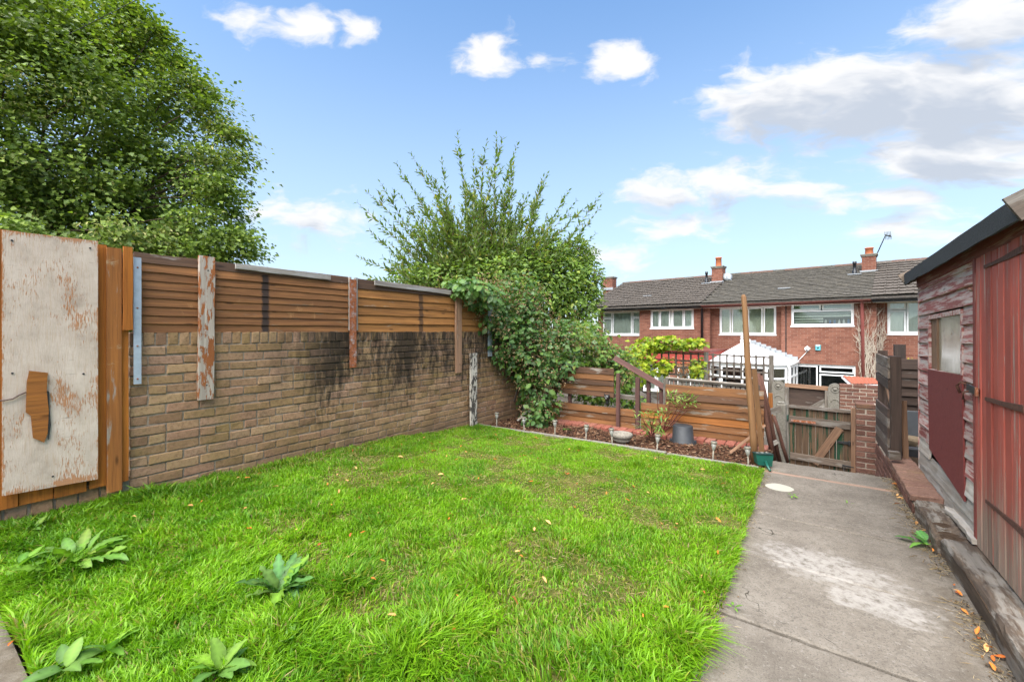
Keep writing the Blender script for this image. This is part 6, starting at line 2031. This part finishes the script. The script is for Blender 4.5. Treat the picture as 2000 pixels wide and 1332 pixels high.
# ================================================================== lawn
TUFTS = [(100, 1165, .17, .20), (1130, 872, .11, .10), (960, 853, .10, .10), (1246, 903, .12, .11), (1433, 908, .10, .13), (1045, 870, .09, .07), (1340, 1235, .15, .17), (1330, 1165, .14, .15), (850, 1215, .24, .10), (1000, 970, .18, .09), (760, 1290, .18, .11),
         (1090, 1060, .2, .09), (560, 1250, .2, .12), (950, 1130, .22, .12), (300, 1010, .2, .11), (700, 1150, .2, .12), (1180, 1250, .2, .12), (420, 990, .2, .10), (1060, 1290, .2, .14), (60, 1280, .15, .15), (1400, 1040, .12, .09), (1380, 1120, .12, .10)]
def grass():
    N = 330000
    y = .34 + (5.06 - .34) * RNG.random(N) ** 1.25
    x = RNG.uniform(-4.10, -.365, N)
    # uneven lawn edges
    keep = ~((x > -.40 + .05 * vnoise(y * 5, y * 0 + 2, 3)) & (RNG.random(N) < .8))
    bare = vnoise(x * 2.2 + 3, y * 2.2 + 7, 21) * .6 + vnoise(x * 6 + 1, y * 6, 22) * .4
    keep &= ~((bare > .69) & (RNG.random(N) < .65))
    x, y, bare = x[keep], y[keep], bare[keep]
    n = len(x)
    near = np.clip((3.4 - y) / 2.6, 0, 1)
    cl = vnoise(x * 4.5, y * 4.5, 31) * .55 + vnoise(x * 11, y * 11, 32) * .45
    h = (.030 + .034 * near) * (.45 + 1.15 * cl) * RNG.uniform(.55, 1.25, n)
    h *= np.where(bare > .62, .6, 1.0)
    sx = np.zeros(n); sy = np.zeros(n); tuft = np.zeros(n)
    for px, py, r_, hh in TUFTS:
        c = onz(px, py, .06)
        d2 = ((x - c.x) ** 2 + (y - c.y) ** 2) / (r_ * r_)
        k = np.exp(-d2 * 1.6)
        h += hh * k * RNG.uniform(.25, 1.0, n) * .50
        sx += k * (x - c.x) / r_; sy += k * (y - c.y) / r_
        tuft = np.maximum(tuft, k)
    edge = np.clip((x + .52) / .13, 0, 1)
    h += edge * .035 * vnoise(y * 6, y * 0 + 1, 61) * RNG.random(n)
    sx += edge * .75
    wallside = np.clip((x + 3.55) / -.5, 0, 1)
    h += wallside * .03 * RNG.random(n)
    a = RNG.uniform(0, 6.28, n)
    bend = RNG.uniform(.25, 1.05, n)
    swirl = vnoise(x * 2.0, y * 2.0, 41) * 12.0
    bx = np.cos(a) * bend + sx * .9 + np.cos(swirl) * .28
    by = np.sin(a) * bend + sy * .9 + np.sin(swirl) * .28
    z = lawn_z(x, y)
    P0 = np.stack([x, y, z - .004], 1)
    B = np.stack([bx, by, np.zeros(n)], 1)
    P1 = P0 + np.stack([0 * h, 0 * h, h * .62], 1) + B * (h * .28)[:, None]
    P2 = P0 + np.stack([0 * h, 0 * h, h * np.clip(1.0 - .22 * np.hypot(bx, by), .35, 1)], 1) + B * (h * .85)[:, None]
    wd = np.clip(RNG.lognormal(-6.15, .38, n), .0010, .0048) * (1 + .4 * near) * (1 + 5.0 * np.clip(h - .05, 0, .2))
    wa = a + 1.57 + RNG.normal(0, .6, n)
    S = np.stack([np.cos(wa), np.sin(wa), np.zeros(n)], 1) * wd[:, None]
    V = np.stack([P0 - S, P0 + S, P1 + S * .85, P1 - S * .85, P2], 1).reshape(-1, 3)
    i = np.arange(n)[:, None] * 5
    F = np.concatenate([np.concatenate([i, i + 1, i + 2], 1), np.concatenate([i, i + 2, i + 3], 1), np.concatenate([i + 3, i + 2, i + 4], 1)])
    g = vnoise(x * 3.1 + 5, y * 3.1, 51) * .6 + vnoise(x * 9, y * 9 + 3, 52) * .4
    lo, hi = np.array([.085, .225, .008]), np.array([.220, .415, .013])
    col = lo + (hi - lo) * np.clip(g * 1.3 - .15 + RNG.normal(0, .18, n), 0, 1)[:, None]
    col *= (1 - .22 * wallside - .18 * np.clip(tuft, 0, 1) * (RNG.random(n) < .8))[:, None]  # wall's shade darkened into the grass colour beside it; tufts are deeper green
    yl = RNG.random(n) < (.06 + .24 * np.clip((bare - .47) * 3, 0, 1) + .10 * (1 - near))
    col[yl] = palette(int(yl.sum()), [(.22, .26, .035), (.30, .24, .09), (.26, .29, .03)], [.4, .25, .35])
    col = col * RNG.uniform(.8, 1.2, (n, 1))
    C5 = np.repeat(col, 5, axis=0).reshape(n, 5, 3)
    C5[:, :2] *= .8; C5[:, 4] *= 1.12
    # dead straw and moss lying in the thin places
    m = 26000
    tx = RNG.uniform(-4.05, -.42, m); ty = .36 + 4.66 * RNG.random(m) ** 1.2
    tb_ = vnoise(tx * 2.2 + 3, ty * 2.2 + 7, 21) * .6 + vnoise(tx * 6 + 1, ty * 6, 22) * .4
    k = RNG.random(m) < np.clip((tb_ - .50) * 4, .05, 1)
    tx, ty = tx[k], ty[k]; m = len(tx)
    ta_ = RNG.uniform(0, 6.28, m)
    td = np.stack([np.cos(ta_), np.sin(ta_), RNG.normal(.12, .2, m)], 1)
    tl = RNG.uniform(.02, .07, m)
    sv, sf, sc_ = leaf_quads(np.stack([tx, ty, lawn_z(tx, ty) + RNG.uniform(.002, .022, m)], 1), td, unit(np.stack([RNG.normal(0, .4, m), RNG.normal(0, .4, m), np.ones(m)], 1)), tl, RNG.uniform(.0022, .0045, m),
                             palette(m, [(.36, .29, .13), (.28, .21, .09), (.20, .22, .05), (.42, .35, .19)], [.35, .25, .2, .2]), .3)
    V, F, Cv = merge([(V, F, C5.reshape(-1, 3)), (sv, sf, sc_)])
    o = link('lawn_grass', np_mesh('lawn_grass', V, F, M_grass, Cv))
    tag(o, 'uneven bright green lawn grass with longer tufts', 'grass', kind='stuff')
grass()

# ---- weeds in the lawn: each leaf its own part
def weed(name, label, px, py, n, L, W, cols, el=(.25, 1.1), wav=.12, z=None, group=None, cat='weed', spread=.02, at_=None, serr=0.0):
    c = onz(px, py, .10) if at_ is None else Vector(at_)
    zz_ = float(lawn_z(c.x, c.y)) if at_ is None else c.z
    c = onz(px, py, zz_ + .02) if at_ is None else c
    c.z = zz_ + (.02 if at_ is None else 0)
    root = thing(name, tuple(c), label, cat, group)
    ms = [leaf_mesh('leaf', M_leaf, L, W, 11, wav, random.uniform(.05, .3), random.uniform(.25, .85), serr, k * 7 + j * 3 + px, tuple(q * random.uniform(.8, 1.1) for q in cl), None) for k, cl in enumerate(cols) for j in range(2)]
    for k in range(n):
        a = 6.28 * k / n * 1.618 + random.uniform(-.3, .3); e = random.uniform(*el)
        d = Vector((math.cos(a) * math.cos(e), math.sin(a) * math.cos(e), math.sin(e)))
        q = c + Vector((math.cos(a), math.sin(a), 0)) * random.uniform(0, spread) + Vector((0, 0, .02))
        up = Vector((-math.cos(a) * math.sin(e), -math.sin(a) * math.sin(e), math.cos(e)))
        s = random.uniform(.65, 1.12)
        link('leaf', random.choice(ms), root, frame_mtx(q, q + d, up) @ RX(random.uniform(-.4, .4)) @ Matrix.Scale(s, 4))
    return root
blue = [(.070, .165, .036), (.09, .20, .040), (.13, .25, .030), (.080, .18, .050)]
lime_ = [(.12, .245, .030), (.155, .285, .035), (.095, .20, .035)]
weed('dock_plant', 'bushy blue-green dock plant in the middle of the near lawn', 545, 1165, 30, .165, .064, blue, (.05, 1.25), .22, serr=.30)
weed('dock_plant', 'broad pale green dock leaves nearest the plywood', 150, 1095, 22, .145, .058, lime_, (.25, 1.35), .16, spread=.14)
weed('dock_plant', 'pale dock rosette at the far left lawn edge', 40, 1110, 7, .135, .056, lime_, (.2, .9), .07)
weed('dock_plant', 'pale dock rosette at the bottom edge, left of centre', 430, 1318, 12, .125, .058, lime_, (.3, 1.0), .07)
weed('dock_plant', 'small pale dock rosette in the bottom left corner', 130, 1312, 6, .09, .045, lime_, (.3, 1.1), .07)
weed('dock_plant', 'small upright dock between corner rosette and bottom rosette', 215, 1275, 5, .11, .042, lime_, (.5, 1.1), .07)
weed('dock_plant', 'small dock leaves below the bushy blue-green dock', 560, 1262, 4, .085, .042, lime_, (.4, 1.1), .07)
weed('dock_plant', 'lone small dock leaf cluster against the wall foot', 62, 1040, 5, .075, .035, lime_, (.4, 1.2), .07)
weed('path_weed', 'leafy green weed growing at the foot of the sleeper', 1800, 1068, 14, .085, .045, [(.06, .17, .035), (.09, .22, .05), (.13, .27, .05)], (.1, 1.2), .08, cat='weed', at_=(.655, 3.90, .0), spread=.07)
weed('path_weed', 'tiny pale weed in the crack by the white oval', 1548, 968, 7, .035, .017, lime_, (.1, .9), .05, at_=tuple(onz(1548, 972, .004)))
weed('path_weed', 'tiny yellow-green weed alone on the path slab', 1655, 985, 5, .03, .010, lime_, (.2, 1.2), .05, at_=tuple(onz(1656, 988, .004)))
weed('path_weed', 'small pale weed in the nearest path joint', 1433, 1192, 6, .035, .015, lime_, (.3, 1.2), .05, at_=tuple(onz(1433, 1193, .0)))
weed('bed_weed', 'low green weed at the foot of the bramble', 1105, 845, 8, .08, .05, [(.05, .13, .03), (.08, .17, .04)], (.2, 1.0), .05, at_=tuple(onz(1105, 842, -.04)))

# ---- fallen leaves
M_dead = leafmat('dead_leaf', .15, .7, .2)
dl = [leaf_mesh('fallen_leaf', M_dead, .042, .016, 4, .2, .45, random.uniform(-.3, .4), 0, k, cl) for k, cl in enumerate([(.36, .095, .018), (.45, .15, .03), (.40, .20, .07), (.26, .07, .02), (.48, .26, .10)])]
def fallen(name, label, group, spots, scale=(.6, 1.2)):
    for x, y, z in spots:
        a = random.uniform(0, 6.28); e = random.uniform(-.25, .45)
        d = Vector((math.cos(a) * math.cos(e), math.sin(a) * math.cos(e), math.sin(e)))
        up = Vector((random.uniform(-.5, .5), random.uniform(-.5, .5), 1))
        o = link(name, random.choice(dl), None, frame_mtx((x, y, z), Vector((x, y, z)) + d, up) @ Matrix.Scale(random.uniform(*scale), 4))
        tag(o, label, 'leaf', group)
sp = []
while len(sp) < 140:
    x, y = random.uniform(-3.9, -.45), random.uniform(.7, 4.95)
    near = max(0, min(1, (3.4 - y) / 2.6))
    sp.append((x, y, float(lawn_z(x, y)) + .022 + .03 * near))
fallen('fallen_leaf', 'small curled orange dead leaf lying on the lawn', 'dead leaves on the lawn', sp)
sp = []
for k in range(34):
    u = random.uniform(2.1, 5.3)
    sp.append((random.choice((.66, .67, .63, -.40, -.41)) + random.uniform(-.02, .02), u, .012))
for k in range(8):
    sp.append((-3.2 + k * .11, .34 + random.uniform(-.02, .03), .13))
fallen('fallen_leaf', 'orange dead leaf lying along an edge of the paving', 'dead leaves along the paving edges', sp)

# ---- overhead wire
ow = thing('overhead_wire', tuple(atd(280, -6, 9)), 'thin dark overhead wire crossing the top left corner', 'wire')
MB().tube([atd(420, -80, 8.0), atd(280, -6, 8.3), atd(130, 70, 8.7)], .006, 5).build('wire', M_iron, ow, smooth=True)

# ---- dry straw and crumbs swept against the kerb and in the joints
def debris():
    n = 2600
    x = np.where(RNG.random(n) < .8, .685 - np.abs(RNG.normal(0, .05, n)), -.385 + np.abs(RNG.normal(0, .03, n)))
    y = RNG.uniform(1.2, 5.5, n)
    k = vnoise(y * 3, y * 0 + 5, 77) > .38
    x, y = x[k], y[k]; n = len(x)
    a = RNG.uniform(0, 6.28, n); t = RNG.normal(0, .18, n)
    L = RNG.uniform(.012, .075, n); crumb = RNG.random(n) < .45
    L[crumb] = RNG.uniform(.005, .016, crumb.sum())
    W = np.where(crumb, L * .8, .0022)
    d = np.stack([np.cos(a) * np.cos(t), np.sin(a) * np.cos(t), np.sin(t)], 1)
    nn = unit(np.stack([RNG.normal(0, .3, n), RNG.normal(0, .3, n), np.ones(n)], 1))
    col = palette(n, [(.36, .27, .14), (.28, .19, .09), (.42, .33, .20)], [.5, .3, .2])
    col[crumb] = palette(int(crumb.sum()), [(.05, .035, .022), (.09, .06, .035), (.16, .08, .03)], [.5, .3, .2])
    v, f, c = leaf_quads(np.stack([x, y, RNG.uniform(.006, .016, n)], 1), d, nn, L, W, col, .3)
    tag(link('path_litter', np_mesh('path_litter', v, f, M_dead, c)), 'dry straw and soil crumbs along the path edges', 'litter', kind='stuff')
debris()
